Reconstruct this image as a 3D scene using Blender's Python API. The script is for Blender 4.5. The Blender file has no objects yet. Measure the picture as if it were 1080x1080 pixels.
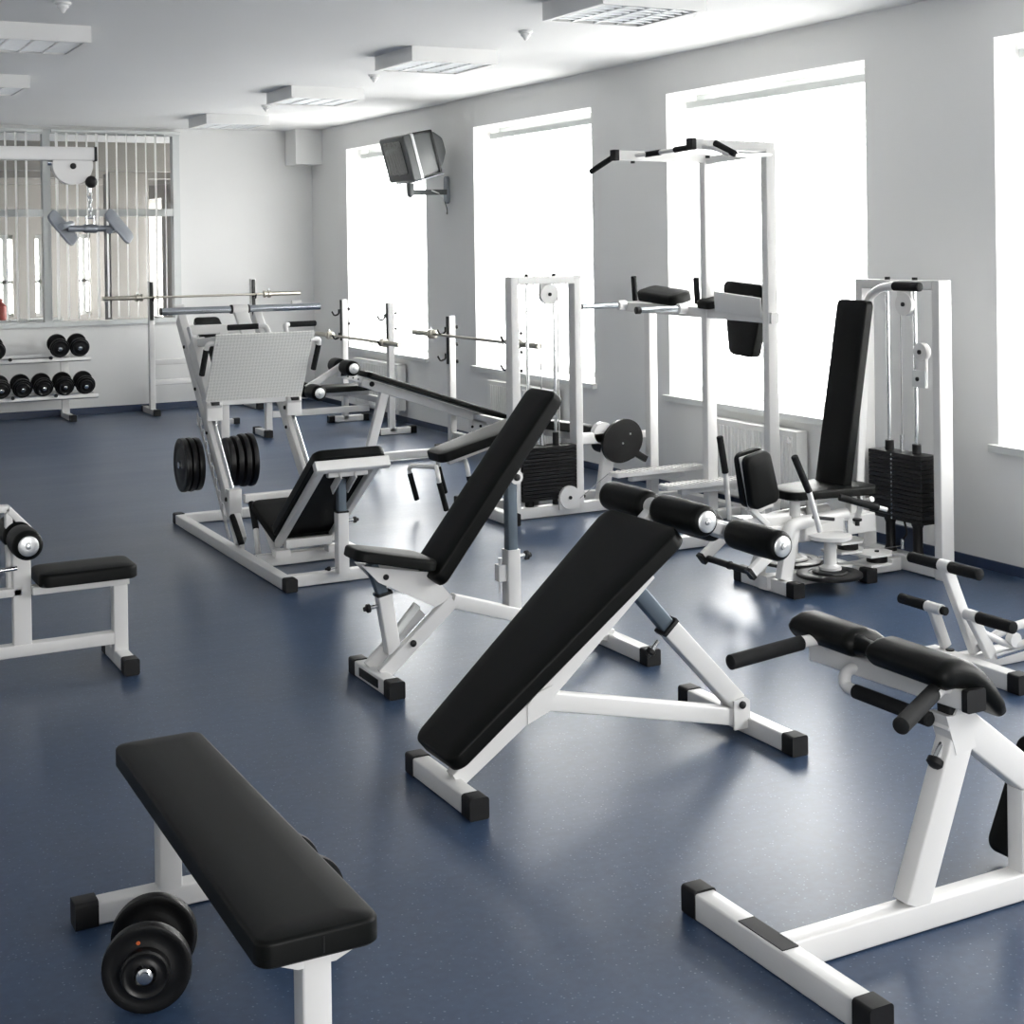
import bpy, bmesh, math, random
from mathutils import Vector as V, Matrix
random.seed(4)
S = bpy.context.scene
COL = S.collection

# ------------------------------------------------------------------ materials
def mat(name, col, rough=.5, metal=0., coat=0., spec=.5, bump=None, noise=None, alpha=None):
    m = bpy.data.materials.new(name); m.use_nodes = True
    nt = m.node_tree; b = nt.nodes['Principled BSDF']
    b.inputs['Base Color'].default_value = (*col, 1)
    b.inputs['Roughness'].default_value = rough
    b.inputs['Metallic'].default_value = metal
    b.inputs['Coat Weight'].default_value = coat
    b.inputs['Specular IOR Level'].default_value = spec
    tc = nt.nodes.new('ShaderNodeTexCoord')
    if noise:                                   # (scale, amount): slight tone variation
        n = nt.nodes.new('ShaderNodeTexNoise'); n.inputs['Scale'].default_value = noise[0]
        n.inputs['Detail'].default_value = 4
        nt.links.new(tc.outputs['Object'], n.inputs['Vector'])
        r = nt.nodes.new('ShaderNodeMapRange')
        r.inputs['To Min'].default_value = 1 - noise[1]; r.inputs['To Max'].default_value = 1 + noise[1]
        nt.links.new(n.outputs['Fac'], r.inputs['Value'])
        x = nt.nodes.new('ShaderNodeVectorMath'); x.operation = 'SCALE'
        x.inputs[0].default_value = col
        nt.links.new(r.outputs['Result'], x.inputs['Scale'])
        nt.links.new(x.outputs['Vector'], b.inputs['Base Color'])
    if bump:                                    # (scale, strength, distance)
        n = nt.nodes.new('ShaderNodeTexNoise'); n.inputs['Scale'].default_value = bump[0]
        n.inputs['Detail'].default_value = 5
        nt.links.new(tc.outputs['Object'], n.inputs['Vector'])
        u = nt.nodes.new('ShaderNodeBump'); u.inputs['Strength'].default_value = bump[1]
        u.inputs['Distance'].default_value = bump[2]
        nt.links.new(n.outputs['Fac'], u.inputs['Height'])
        nt.links.new(u.outputs['Normal'], b.inputs['Normal'])
    return m

WHITE = mat('white_powder_coat', (.665, .66, .65), .32, coat=.15, bump=(260, .08, .001), noise=(5, .02))
BLACKP = mat('black_vinyl', (.0032, .0037, .0035), .46, bump=(420, .25, .0008), noise=(8, .12), spec=.13)
RUBBER = mat('black_rubber', (.005, .005, .0055), .55, spec=.35, bump=(90, .15, .001), noise=(30, .2))
FOAM = mat('black_foam_grip', (.008, .0085, .009), .8, spec=.25, bump=(500, .3, .001), noise=(60, .15))
IRON = mat('black_enamel_iron', (.0035, .0035, .0038), .4, coat=.03, spec=.35, bump=(60, .12, .001), noise=(20, .2))
DISC = mat('brushed_steel_disc', (.62, .63, .63), .36, metal=.9, noise=(60, .08))
CHROME = mat('chrome', (.72, .73, .74), .16, metal=1, noise=(30, .04))
STEEL = mat('worn_steel', (.42, .40, .35), .33, metal=1, noise=(25, .15))
BLUET = mat('blue_grey_steel_tube', (.11, .138, .165), .33, metal=.5, noise=(12, .08))
TUBEC = mat('brushed_steel_tube', (.40, .43, .46), .24, metal=.85, noise=(12, .05))
GREYT = mat('grey_cast_metal', (.27, .29, .32), .38, metal=.6, noise=(12, .08))
WALLM = mat('painted_wall', (.785, .785, .775), .9, bump=(140, .06, .002), noise=(2.2, .015), spec=.15)
CEILM = mat('painted_ceiling', (.80, .80, .795), .95, bump=(90, .05, .002), noise=(1.1, .02), spec=.1)
REVEAL = mat('window_reveal_plaster', (.86, .86, .85), .85, noise=(3, .01), spec=.2)
BASEM = mat('blue_vinyl_skirting', (.026, .042, .085), .38, noise=(14, .12))
FRAMEM = mat('white_window_frame', (.62, .64, .63), .4, noise=(6, .02))
TANM = mat('beige_plaster', (.34, .325, .30), .9, noise=(3, .08))
TVG = mat('grey_television_plastic', (.062, .067, .068), .42, noise=(20, .06))
TVL = mat('silver_television_plastic', (.55, .56, .57), .35, metal=.2, noise=(20, .04))
SCREEN = mat('dark_television_glass', (.018, .024, .024), .12, coat=.5, noise=(3, .1))
CABLEM = mat('steel_cable', (.30, .30, .30), .4, metal=.8, noise=(80, .1))
RADM = mat('radiator_enamel', (.80, .80, .78), .35, coat=.1, noise=(4, .02))
LOUV = mat('aluminium_louvre', (.62, .64, .66), .3, metal=.8, noise=(20, .05))
LAMPW = mat('white_lamp_housing', (.80, .80, .79), .5, noise=(6, .02))
REDM = mat('red_plastic', (.35, .06, .045), .5, noise=(10, .1))
YELM = mat('yellow_plastic', (.62, .48, .22), .5, noise=(10, .1))
ORANGE = mat('orange_paint_mark', (.45, .09, .02), .5, noise=(40, .2))

def floor_mat():
    m = bpy.data.materials.new('blue_speckled_vinyl_floor'); m.use_nodes = True
    nt = m.node_tree; b = nt.nodes['Principled BSDF']; N = nt.nodes.new; L = nt.links.new
    tc0 = N('ShaderNodeTexCoord'); tc = N('ShaderNodeMapping'); tc.inputs['Location'].default_value = (0, 0, .0731); L(tc0.outputs['Object'], tc.inputs['Vector'])
    n = N('ShaderNodeTexNoise'); n.inputs['Scale'].default_value = 38; n.inputs['Detail'].default_value = 3
    L(tc.outputs['Vector'], n.inputs['Vector'])
    cr = N('ShaderNodeValToRGB'); e = cr.color_ramp.elements
    e[0].position = .30; e[0].color = (.023, .043, .086, 1)
    e[1].position = .70; e[1].color = (.032, .057, .110, 1)
    L(n.outputs['Fac'], cr.inputs['Fac'])
    vo = N('ShaderNodeTexVoronoi'); vo.inputs['Scale'].default_value = 62; vo.inputs['Randomness'].default_value = 1
    L(tc.outputs['Vector'], vo.inputs['Vector'])
    lt = N('ShaderNodeMath'); lt.operation = 'LESS_THAN'; lt.inputs[1].default_value = .17
    L(vo.outputs['Distance'], lt.inputs[0])
    sp = N('ShaderNodeSeparateColor'); L(vo.outputs['Color'], sp.inputs['Color'])
    mx = N('ShaderNodeMath'); mx.operation = 'MULTIPLY'; L(lt.outputs[0], mx.inputs[0]); L(sp.outputs['Red'], mx.inputs[1])
    c1 = N('ShaderNodeMixRGB'); L(mx.outputs[0], c1.inputs['Fac']); L(cr.outputs['Color'], c1.inputs['Color1'])
    c1.inputs['Color2'].default_value = (.14, .18, .24, 1)
    # welded seams between the vinyl sheets, running across the room
    xyz = N('ShaderNodeSeparateXYZ'); L(tc.outputs['Vector'], xyz.inputs['Vector'])
    a = N('ShaderNodeMath'); a.operation = 'ADD'; a.inputs[1].default_value = .12; L(xyz.outputs['Y'], a.inputs[0])
    md = N('ShaderNodeMath'); md.operation = 'PINGPONG'; md.inputs[1].default_value = 1.0; L(a.outputs[0], md.inputs[0])
    sl = N('ShaderNodeMath'); sl.operation = 'LESS_THAN'; sl.inputs[1].default_value = .003; L(md.outputs[0], sl.inputs[0])
    c2 = N('ShaderNodeMixRGB'); L(sl.outputs[0], c2.inputs['Fac']); L(c1.outputs['Color'], c2.inputs['Color1'])
    c2.inputs['Color2'].default_value = (.024, .044, .086, 1)
    L(c2.outputs['Color'], b.inputs['Base Color'])
    n2 = N('ShaderNodeTexNoise'); n2.inputs['Scale'].default_value = 1.7; n2.inputs['Detail'].default_value = 2
    mp = N('ShaderNodeMapping'); mp.inputs['Scale'].default_value = (.5, 1.6, 1)
    L(tc.outputs['Vector'], mp.inputs['Vector']); L(mp.outputs['Vector'], n2.inputs['Vector'])
    rr = N('ShaderNodeMapRange'); rr.inputs['To Min'].default_value = .276; rr.inputs['To Max'].default_value = .345
    L(n2.outputs['Fac'], rr.inputs['Value']); L(rr.outputs['Result'], b.inputs['Roughness'])
    bu = N('ShaderNodeBump'); bu.inputs['Strength'].default_value = .22; bu.inputs['Distance'].default_value = .004
    n3 = N('ShaderNodeTexNoise'); n3.inputs['Scale'].default_value = 5.0; n3.inputs['Detail'].default_value = 2
    L(mp.outputs['Vector'], n3.inputs['Vector']); L(n3.outputs['Fac'], bu.inputs['Height'])
    L(bu.outputs['Normal'], b.inputs['Normal'])
    b.inputs['Specular IOR Level'].default_value = .46
    return m
FLOORM = floor_mat()

def tread_mat():                                 # white steel sheet with a raised diamond tread
    m = mat('white_tread_plate', (.76, .76, .73), .38)
    nt = m.node_tree; b = nt.nodes['Principled BSDF']; tc = nt.nodes.new('ShaderNodeTexCoord')
    mp = nt.nodes.new('ShaderNodeMapping'); mp.inputs['Rotation'].default_value = (0, 0, .785)
    se = nt.nodes.new('ShaderNodeSeparateXYZ'); cb = nt.nodes.new('ShaderNodeCombineXYZ'); nt.links.new(tc.outputs['Object'], se.inputs[0])
    nt.links.new(se.outputs['X'], cb.inputs['X']); nt.links.new(se.outputs['Z'], cb.inputs['Y'])
    ch = nt.nodes.new('ShaderNodeTexChecker'); ch.inputs['Scale'].default_value = 70
    ch.inputs['Color1'].default_value = (.80, .80, .77, 1); ch.inputs['Color2'].default_value = (.69, .69, .66, 1)
    bu = nt.nodes.new('ShaderNodeBump'); bu.inputs['Strength'].default_value = .6; bu.inputs['Distance'].default_value = .003
    nt.links.new(cb.outputs[0], mp.inputs['Vector']); nt.links.new(mp.outputs['Vector'], ch.inputs['Vector'])
    nt.links.new(ch.outputs['Fac'], bu.inputs['Height']); nt.links.new(bu.outputs['Normal'], b.inputs['Normal'])
    nt.links.new(ch.outputs['Color'], b.inputs['Base Color'])
    return m
TREAD = tread_mat()

def blind_mat(name, t):                              # thin woven fabric: part of the daylight passes straight through
    m = bpy.data.materials.new(name); m.use_nodes = True
    nt = m.node_tree; nt.nodes.remove(nt.nodes['Principled BSDF']); N = nt.nodes.new; L = nt.links.new
    o = nt.nodes['Material Output']
    d = N('ShaderNodeBsdfDiffuse'); d.inputs['Color'].default_value = (.85, .85, .84, 1)
    tr = N('ShaderNodeBsdfTranslucent'); tr.inputs['Color'].default_value = (.88, .88, .88, 1)
    tp = N('ShaderNodeBsdfTransparent'); tp.inputs['Color'].default_value = (.97, .97, .97, 1)
    tc = N('ShaderNodeTexCoord'); n = N('ShaderNodeTexNoise'); n.inputs['Scale'].default_value = 300
    L(tc.outputs['Object'], n.inputs['Vector'])
    mr = N('ShaderNodeMapRange'); mr.inputs['To Min'].default_value = t - .05; mr.inputs['To Max'].default_value = t + .05
    L(n.outputs['Fac'], mr.inputs['Value'])
    a = N('ShaderNodeMixShader'); a.inputs[0].default_value = .55; L(d.outputs[0], a.inputs[1]); L(tr.outputs[0], a.inputs[2])
    b = N('ShaderNodeMixShader'); L(mr.outputs['Result'], b.inputs[0]); L(a.outputs[0], b.inputs[1]); L(tp.outputs[0], b.inputs[2])
    L(b.outputs[0], o.inputs['Surface'])
    return m
BLIND = blind_mat('sheer_white_blind_fabric', .45)
BLIND2 = blind_mat('white_blind_fabric', .05)

def glass_mat():
    m = bpy.data.materials.new('window_glass'); m.use_nodes = True
    nt = m.node_tree; nt.nodes.remove(nt.nodes['Principled BSDF']); N = nt.nodes.new; L = nt.links.new
    tp = N('ShaderNodeBsdfTransparent'); g = N('ShaderNodeBsdfGlossy'); g.inputs['Roughness'].default_value = .02
    f = N('ShaderNodeFresnel'); f.inputs['IOR'].default_value = 1.45
    tc = N('ShaderNodeTexCoord'); n = N('ShaderNodeTexNoise'); n.inputs['Scale'].default_value = 2
    L(tc.outputs['Object'], n.inputs['Vector'])
    cr = N('ShaderNodeValToRGB'); cr.color_ramp.elements[0].color = (.94, .945, .945, 1); cr.color_ramp.elements[1].color = (.965, .97, .97, 1)
    L(n.outputs['Fac'], cr.inputs['Fac']); L(cr.outputs['Color'], tp.inputs['Color'])
    ge = N('ShaderNodeNewGeometry'); k = N('ShaderNodeMath'); k.operation = 'SUBTRACT'; k.inputs[0].default_value = 1; L(ge.outputs['Backfacing'], k.inputs[1])
    h = N('ShaderNodeMath'); h.operation = 'MULTIPLY'; L(f.outputs[0], h.inputs[0]); L(k.outputs[0], h.inputs[1])
    a = N('ShaderNodeMixShader'); L(h.outputs[0], a.inputs[0]); L(tp.outputs[0], a.inputs[1]); L(g.outputs[0], a.inputs[2])
    L(a.outputs[0], nt.nodes['Material Output'].inputs['Surface'])
    return m
GLASS = glass_mat()

# ------------------------------------------------------------------ mesh tools
def basis(d, up=(0, 0, 1)):
    d = V(d).normalized(); up = V(up)
    if abs(d.dot(up.normalized())) > .995: up = V((0, 1, 0)) if abs(d.y) < .9 else V((1, 0, 0))
    s = d.cross(up).normalized(); u = s.cross(d).normalized()
    return d, s, u

def rrect(w, h, r, k=3):
    r = min(r, w * .49, h * .49); out = []
    for cx, cy, a0 in ((w/2-r, h/2-r, 0), (-w/2+r, h/2-r, 90), (-w/2+r, -h/2+r, 180), (w/2-r, -h/2+r, 270)):
        for i in range(k + 1):
            a = math.radians(a0 + 90 * i / k); out.append((cx + r * math.cos(a), cy + r * math.sin(a)))
    return out

class M:
    def __init__(s): s.bm = bmesh.new()
    def loft(s, rings, cap=True, closed=False):
        vs = [[s.bm.verts.new(p) for p in r] for r in rings]
        n = len(vs[0]); R = list(zip(vs, vs[1:])) + ([(vs[-1], vs[0])] if closed else [])
        for a, b in R:
            for i in range(n):
                try: s.bm.faces.new((a[i], a[(i+1) % n], b[(i+1) % n], b[i]))
                except ValueError: pass
        if cap and not closed:
            s.bm.faces.new(list(reversed(vs[0]))); s.bm.faces.new(vs[-1])
        return s
    def bar(s, p, q, w=.06, h=None, up=(0, 0, 1), r=.006):      # rectangular steel tube: w sideways, h along up
        h = w if h is None else h; p, q = V(p), V(q); d, sd, u = basis(q - p, up)
        sec = rrect(w, h, r)
        return s.loft([[c + sd * a + u * b for a, b in sec] for c in (p, q)])
    def box(s, a, b, r=.003):
        a, b = V(a), V(b); c = (a + b) / 2; z = abs(b.z - a.z)
        return s.bar((c.x, c.y, min(a.z, b.z)), (c.x, c.y, max(a.z, b.z)), abs(b.x - a.x), abs(b.y - a.y), up=(0, 1, 0), r=r)
    def plainbox(s, a, b):
        x0, x1 = sorted((a[0], b[0])); y0, y1 = sorted((a[1], b[1])); z0, z1 = sorted((a[2], b[2]))
        return s.loft([[V((x0, y0, z)), V((x1, y0, z)), V((x1, y1, z)), V((x0, y1, z))] for z in (z0, z1)])
    def cyl(s, p, q, r, r2=None, n=24):
        p, q = V(p), V(q); d, a, b = basis(q - p); r2 = r if r2 is None else r2
        return s.loft([[c + a * (R * math.cos(t)) + b * (R * math.sin(t)) for t in [2*math.pi*i/n for i in range(n)]] for c, R in ((p, r), (q, r2))])
    def lathe(s, p, d, prof, n=32, closed=False):                             # prof: (distance along axis, radius)
        p = V(p); d, a, b = basis(d)
        return s.loft([[p + d * z + a * (max(R, 1e-4) * math.cos(t)) + b * (max(R, 1e-4) * math.sin(t)) for t in [2*math.pi*i/n for i in range(n)]] for z, R in prof], closed=closed)
    def rod(s, pts, r, bend=.04, n=14):                          # round tube with bent corners
        P = [V(p) for p in pts]; out = [P[0]]
        for i in range(1, len(P) - 1):
            a, c, b = P[i-1], P[i], P[i+1]
            k = min(bend, (a-c).length * .49, (b-c).length * .49)
            A = c + (a-c).normalized() * k; B = c + (b-c).normalized() * k
            for j in range(7):
                t = j / 6; out.append(A * (1-t)**2 + c * 2*t*(1-t) + B * t*t)
        out.append(P[-1]); rings = []; up = None
        for i, c in enumerate(out):
            d = (out[min(i+1, len(out)-1)] - out[max(i-1, 0)]).normalized()
            if up is None: d, sd, up = basis(d)
            sd = d.cross(up).normalized(); up = sd.cross(d).normalized()
            rings.append([c + sd * (r*math.cos(t)) + up * (r*math.sin(t)) for t in [2*math.pi*k/n for k in range(n)]])
        return s.loft(rings)
    def prism(s, pts, vec):
        P = [V(p) for p in pts]; vec = V(vec); return s.loft([P, [p + vec for p in P]])
    def pad(s, C, u, n, L, W1, T, W2=None, r=.04, e=.011, b=.005):
        """upholstered board: C centre of its underside, u long axis, n face normal, widths W1 -> W2 along u"""
        u = V(u).normalized(); n = V(n).normalized(); n = (n - u * n.dot(u)).normalized(); v = n.cross(u); W2 = W1 if W2 is None else W2; C = V(C)
        def outline(ins):
            out = []; rr = max(r - ins * .6, .004)
            for su, W, sv, a0 in ((1, W2, 1, 0), (-1, W1, 1, 90), (-1, W1, -1, 180), (1, W2, -1, 270)):
                cu = su * (L/2 - ins - rr); cv = sv * (W/2 - ins - rr)
                for i in range(7):
                    a = math.radians(a0 + 15 * i); out.append((cu + rr * math.cos(a), cv + rr * math.sin(a)))
            return out
        rings = []
        lv = [(b, 0), (0, b)] + [(e * (1 - math.cos(math.radians(a))), T - e + e * math.sin(math.radians(a))) for a in (0, 22, 45, 67, 88)]
        lv += [(e + .02, T + .0035), (e + .06 if min(W1, W2) > .2 else e + .035, T + .005)]
        for ins, z in lv: rings.append([C + u * a + v * c + n * z for a, c in outline(ins)])
        return s.loft(rings)
    def done(s, name, m, parent=None, loc=(0, 0, 0), label=None, cat=None, group=None, kind=None, sharp=38):
        bm = s.bm; bmesh.ops.recalc_face_normals(bm, faces=bm.faces)
        root = parent
        while root is not None and root.parent: root = root.parent
        off = V(root['_o']) if root is not None and '_o' in root else V(loc)
        bmesh.ops.translate(bm, verts=bm.verts, vec=-off)
        th = math.radians(sharp)
        for f in bm.faces: f.smooth = True
        for e in bm.edges:
            if len(e.link_faces) == 2 and e.calc_face_angle(0) > th: e.smooth = False
        me = bpy.data.meshes.new(name); bm.to_mesh(me); bm.free(); me.materials.append(m)
        o = bpy.data.objects.new(name, me); COL.objects.link(o)
        if parent is not None: o.parent = parent
        else:
            o.location = off; o['_o'] = tuple(off)
        tag(o, label, cat, group, kind)
        return o

def tag(o, label=None, cat=None, group=None, kind=None):
    if label: o['label'] = label
    if cat: o['category'] = cat
    if group: o['group'] = group
    if kind: o['kind'] = kind
    return o

def thing(name, label, cat, loc, group=None):
    o = bpy.data.objects.new(name, None); COL.objects.link(o); o.location = loc; o.empty_display_size = .1
    o['_o'] = tuple(loc); return tag(o, label, cat, group)

def dup(o, loc, label=None, parent=None):
    c = o.copy(); COL.objects.link(c)
    if parent is None: c.location = loc; tag(c, label)
    else: c.parent = parent
    for ch in o.children: dup(ch, None, None, c)
    return c

def struct(name, mb, m, parent=None): return mb.done(name, m, parent, kind='structure')

def foot_cap(root, p, d, w=.068, h=.072, L=.05):              # rubber cap on a tube end; p = tube end, d = outward
    p = V(p); d = V(d).normalized()
    M().bar(p - d * .035, p + d * .026, w, h, r=.01).done('foot_cap', RUBBER, root)

def knob(root, p, d, r=.016):                                 # spring pin: chrome shank and black knob
    p = V(p); d = V(d).normalized()
    k = M().lathe(p + d * .035, d, [(0, r*.5), (.004, r), (.016, r), (.022, r*.55), (.03, r*.5)], 18).done('adjustment_knob', RUBBER, root)
    M().cyl(p, p + d * .04, r * .5, n=14).done('pin', CHROME, k)

def bolt(root, p, d, r=.012): M().lathe(p, d, [(0, r), (.006, r), (.010, r*.6)], 14).done('bolt', RUBBER, root)

def roller(root, p, q, r, cap=True, name='roller_pad'):        # upholstered foam roller, metal disc on its outer end q
    p, q = V(p), V(q); L = (q-p).length; d = q-p
    f = M().lathe(p, d, [(0, r*.55), (.003, r*.82), (.014, r*.97), (.03, r), (L*.5, r*1.03), (L-.03, r), (L-.014, r*.97), (L-.003, r*.82), (L, r*.6)], 32).done(name, BLACKP, root, sharp=60)
    if cap: M().lathe(q - d.normalized()*.002, d, [(0, r*.66), (.006, r*.66), (.009, r*.55), (.009, r*.2), (.014, r*.18), (.016, r*.08)], 28).done('end_disc', DISC, f)
    return f

def grip(root, p, q, r=.017, parent=None):
    p, q = V(p), V(q); L = (q-p).length
    return M().lathe(p, q-p, [(0, r*.8), (.004, r), (L-.004, r), (L, r*.75)], 20).done('hand_grip', FOAM, parent or root)

# ------------------------------------------------------------------ the room  (x right, y into the picture, z up, metres)
XR, YB, ZC, XL, YF = 5.94, 16.27, 3.135, -3.0, -2.2           # window wall, back wall, ceiling, left wall, rear wall
WT = .42
WIN = [(13.06, 15.17), (9.90, 12.0), (6.73, 8.85), (3.60, 5.72), (.44, 2.56)]   # window openings along the wall
ZS, ZT = .68, 2.865
YE = 25.0
struct('floor', M().plainbox((XL-.3, YF-.3, -.12), (XR+WT, YE+.3, 0)), FLOORM)
struct('ceiling', M().plainbox((XL-.3, YF-.3, ZC), (XR+WT, YE+.3, ZC+.2)), CEILM)
mb = M(); mb.plainbox((XR, YF, 0), (XR+WT, YB+.2, ZS)).plainbox((XR, YF, ZT), (XR+WT, YB+.2, ZC))
ys = [YF] + [v for w in sorted(WIN) for v in w] + [YB+.2]
for i in range(0, len(ys), 2): mb.plainbox((XR, ys[i], ZS), (XR+WT, ys[i+1], ZT))
struct('wall_right', mb, WALLM)
PX0, PX1, PZ0, PZ1 = .4, 4.37, 1.0, 3.095                      # glazed partition in the back wall
mb = M(); mb.plainbox((XL, YB, 0), (XR, YB+.16, PZ0)).plainbox((XL, YB, PZ0), (PX0, YB+.16, ZC)).plainbox((PX1, YB, PZ0), (XR, YB+.16, ZC)).plainbox((PX0, YB, PZ1), (PX1, YB+.16, ZC))
struct('wall_back', mb, WALLM)
struct('wall_left', M().plainbox((XL-.2, YF, 0), (XL, YE, ZC)), WALLM)
RW = [(.4, 2.0)]                      # windows in the wall behind the camera
mb = M(); mb.plainbox((XL, YF-.3, 0), (XR+WT, YF, .8)).plainbox((XL, YF-.3, 2.75), (XR+WT, YF, ZC))
xs = [XL] + [v for w in RW for v in w] + [XR+WT]
for i in range(0, len(xs), 2): mb.plainbox((xs[i], YF-.3, .8), (xs[i+1], YF, 2.75))
struct('wall_front', mb, WALLM)
struct('trim_corner_casing', M().plainbox((5.62, YB-.36, 2.735), (XR, YB, ZC)), WALLM)
struct('baseboard_right', M().plainbox((XR-.012, YF, 0), (XR, YB, .055)), BASEM)
struct('baseboard_back', M().plainbox((XL, YB-.012, 0), (XR-.012, YB, .075)), BASEM)
struct('baseboard_left', M().plainbox((XL, YF, 0), (XL+.012, YB-.012, .055)), BASEM)

# window units with sills, reveals and louvre blinds
for i, (a, b) in enumerate(WIN):
    x = XR + .27
    f = M(); t = .065
    for (p, q) in (((x, a, ZS), (x+.07, b, ZS+t)), ((x, a, ZT-t), (x+.07, b, ZT)), ((x, a, ZS+t), (x+.07, a+t, ZT-t)), ((x, b-t, ZS+t), (x+.07, b, ZT-t)),
                   ((x, (a+b)/2-.045, ZS+t), (x+.07, (a+b)/2+.045, ZT-t))): f.plainbox(p, q)
    w = struct('window_%d' % (i+1), f, FRAMEM)
    M().plainbox((x+.03, a+t, ZS+t), (x+.036, b-t, ZT-t)).done('window_pane', GLASS, w)
    M().box((XR-.045, a-.035, ZS-.035), (XR, b+.035, ZS+.004), .006).done('window_sill', FRAMEM, w)
    M().plainbox((XR-.001, a, ZS-.001), (x, b, ZS+.004)).done('sill_board', REVEAL, w)
    mb = M(); mb.plainbox((XR+.001, b-.004, ZS), (x, b, ZT)).plainbox((XR+.001, a, ZS), (x, a+.004, ZT)).plainbox((XR+.001, a, ZT-.004), (x, b, ZT))
    mb.done('reveal_lining', REVEAL, w)
    if i < 4:
        bl = thing('vertical_blind', ['white vertical louvre blind in the farthest window, behind the television', 'white vertical louvre blind in the window behind the cable column',
                   'white vertical louvre blind in the window behind the chin-up tower', 'white vertical louvre blind in the window at the right edge'][i], 'blind', (XR+.2, (a+b)/2, ZS+.03), 'vertical louvre blinds in the outer windows')
        M().box((XR+.165, a+.02, ZT-.11), (XR+.215, b-.02, ZT-.06)).done('headrail', FRAMEM, bl)
        sl = M(); n = int((b-a-.06) / .105)
        for k in range(n):
            yc = a + .05 + .0525 + k * .105; an = math.radians(14 + random.uniform(-3, 3)); dx, dy = .0635*math.sin(an), .0635*math.cos(an)
            vs = [sl.bm.verts.new(q) for q in ((XR+.19-dx, yc-dy, ZS+.06), (XR+.19+dx, yc+dy, ZS+.06), (XR+.19+dx, yc+dy, ZT-.115), (XR+.19-dx, yc-dy, ZT-.115))]; sl.bm.faces.new(vs)
        sl.done('louvre_slats', BLIND, bl)
        ch = M(); ch.cyl((XR+.19, a+.05, ZS+.065), (XR+.19, b-.05, ZS+.065), .0025, n=8)
        ch.done('bottom_chain', FRAMEM, bl)

# radiators under the windows
def radiator(a, b, label):
    r = thing('radiator', label, 'radiator', (XR-.08, (a+b)/2, .08), 'panel radiators under the windows')
    m = M(); m.plainbox((XR-.115, a, .10), (XR-.105, b, .585)); n = int((b-a-.06) / .04)
    for k in range(n): m.bar((XR-.117, a+.05+k*.04, .13), (XR-.117, a+.05+k*.04, .555), .016, .014, up=(1, 0, 0), r=.005)
    m.done('front_panel', RADM, r)
    m = M(); m.box((XR-.105, a, .13), (XR-.03, a+.012, .59)).box((XR-.105, b-.012, .10), (XR-.03, b, .59)); m.box((XR-.118, a, .583), (XR-.028, b, .592)); m.box((XR-.045, a+.02, .11), (XR-.035, b-.02, .57)); m.done('casing', RADM, r)
    M().cyl((XR-.118, a+.065, .53), (XR-.125, a+.065, .53), .018).done('air_valve', CHROME, r)
    for yb in (a+.25, b-.29): M().box((XR-.045, yb, .2), (XR-.001, yb+.04, .5)).done('wall_bracket', RADM, r)
for (a, b), l in zip(((13.55, 14.75), (10.40, 11.55), (7.27, 8.22)), ['white panel radiator under the farthest window, behind the bench racks', 'white panel radiator under the second window, behind the cable column', 'white panel radiator under the window behind the chin-up tower']):
    radiator(a, b, l)

# glazed partition and what is beyond it
f = M(); y0, y1 = YB-.02, YB+.1
for x0, x1 in ((PX0, PX0+.07), (2.885, 2.965), (4.295, PX1)): f.plainbox((x0, y0, PZ0), (x1, y1, PZ1))
for x0, x1 in ((PX0+.07, 2.885), (2.965, 4.295)): f.plainbox((x0, y0, PZ1-.05), (x1, y1, PZ1)).plainbox((x0, y0+.01, 2.155), (x1, y1-.01, 2.235))
w = struct('window_6', f, FRAMEM)
M().plainbox((PX0-.03, YB-.05, PZ0-.03), (PX1+.02, YB+.1, PZ0+.02)).done('window_sill', FRAMEM, w)
M().plainbox((PX0+.07, YB+.05, PZ0+.02), (PX1-.07, YB+.056, PZ1-.05)).done('window_pane', GLASS, w)
for x0, x1, l in ((PX0+.02, 2.88, 'white vertical louvre blind on the glazed partition, left of the mullion'), (2.97, PX1, 'white vertical louvre blind on the glazed partition, right of the mullion')):
    bl = thing('vertical_blind', l, 'blind', ((x0+x1)/2, YB-.06, PZ0+.04), 'vertical louvre blinds on the glazed partition')
    M().box((x0, YB-.075, PZ1-.035), (x1, YB-.035, PZ1)).done('headrail', FRAMEM, bl)
    sl = M(); n = int((x1-x0-.04) / .1065)
    for k in range(n):
        xc = x0 + .05 + k*.1065; an = math.radians(24 + random.uniform(-4, 4)); dx, dy = math.sin(an), math.cos(an)
        sl.bar((xc, YB-.085, PZ0+.05), (xc, YB-.085, PZ1-.04), .002, .105, up=(dx, dy, 0), r=.0006)
    sl.done('louvre_slats', BLIND2, bl)
mb = M(); NW = [(2.3, 2.6), (2.95, 3.2), (3.7, 3.95), (4.3, 4.5), (5.0, 5.2), (5.6, 5.8)]  # far wall of the next room with its own windows
mb.plainbox((XL, YE, 0), (XR+WT, YE+.25, .7)).plainbox((XL, YE, 2.05), (XR+WT, YE+.25, ZC)); xs = [XL] + [v for w_ in NW for v in w_] + [XR+WT]
for i in range(0, len(xs), 2): mb.plainbox((xs[i], YE, .7), (xs[i+1], YE+.25, 2.05))
struct('wall_next_room_back', mb, TANM)
mb = M(); mb.plainbox((XR, YB+.2, 0), (XR+WT, YE, .7)).plainbox((XR, YB+.2, 2.6), (XR+WT, YE, ZC))
for a, b in ((YB+.2, 17.4), (19.2, 20.4), (22.2, 23.2), (24.6, YE)): mb.plainbox((XR, a, .7), (XR+WT, b, 2.6))
struct('wall_next_room_right', mb, TANM)
f = M()
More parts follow.
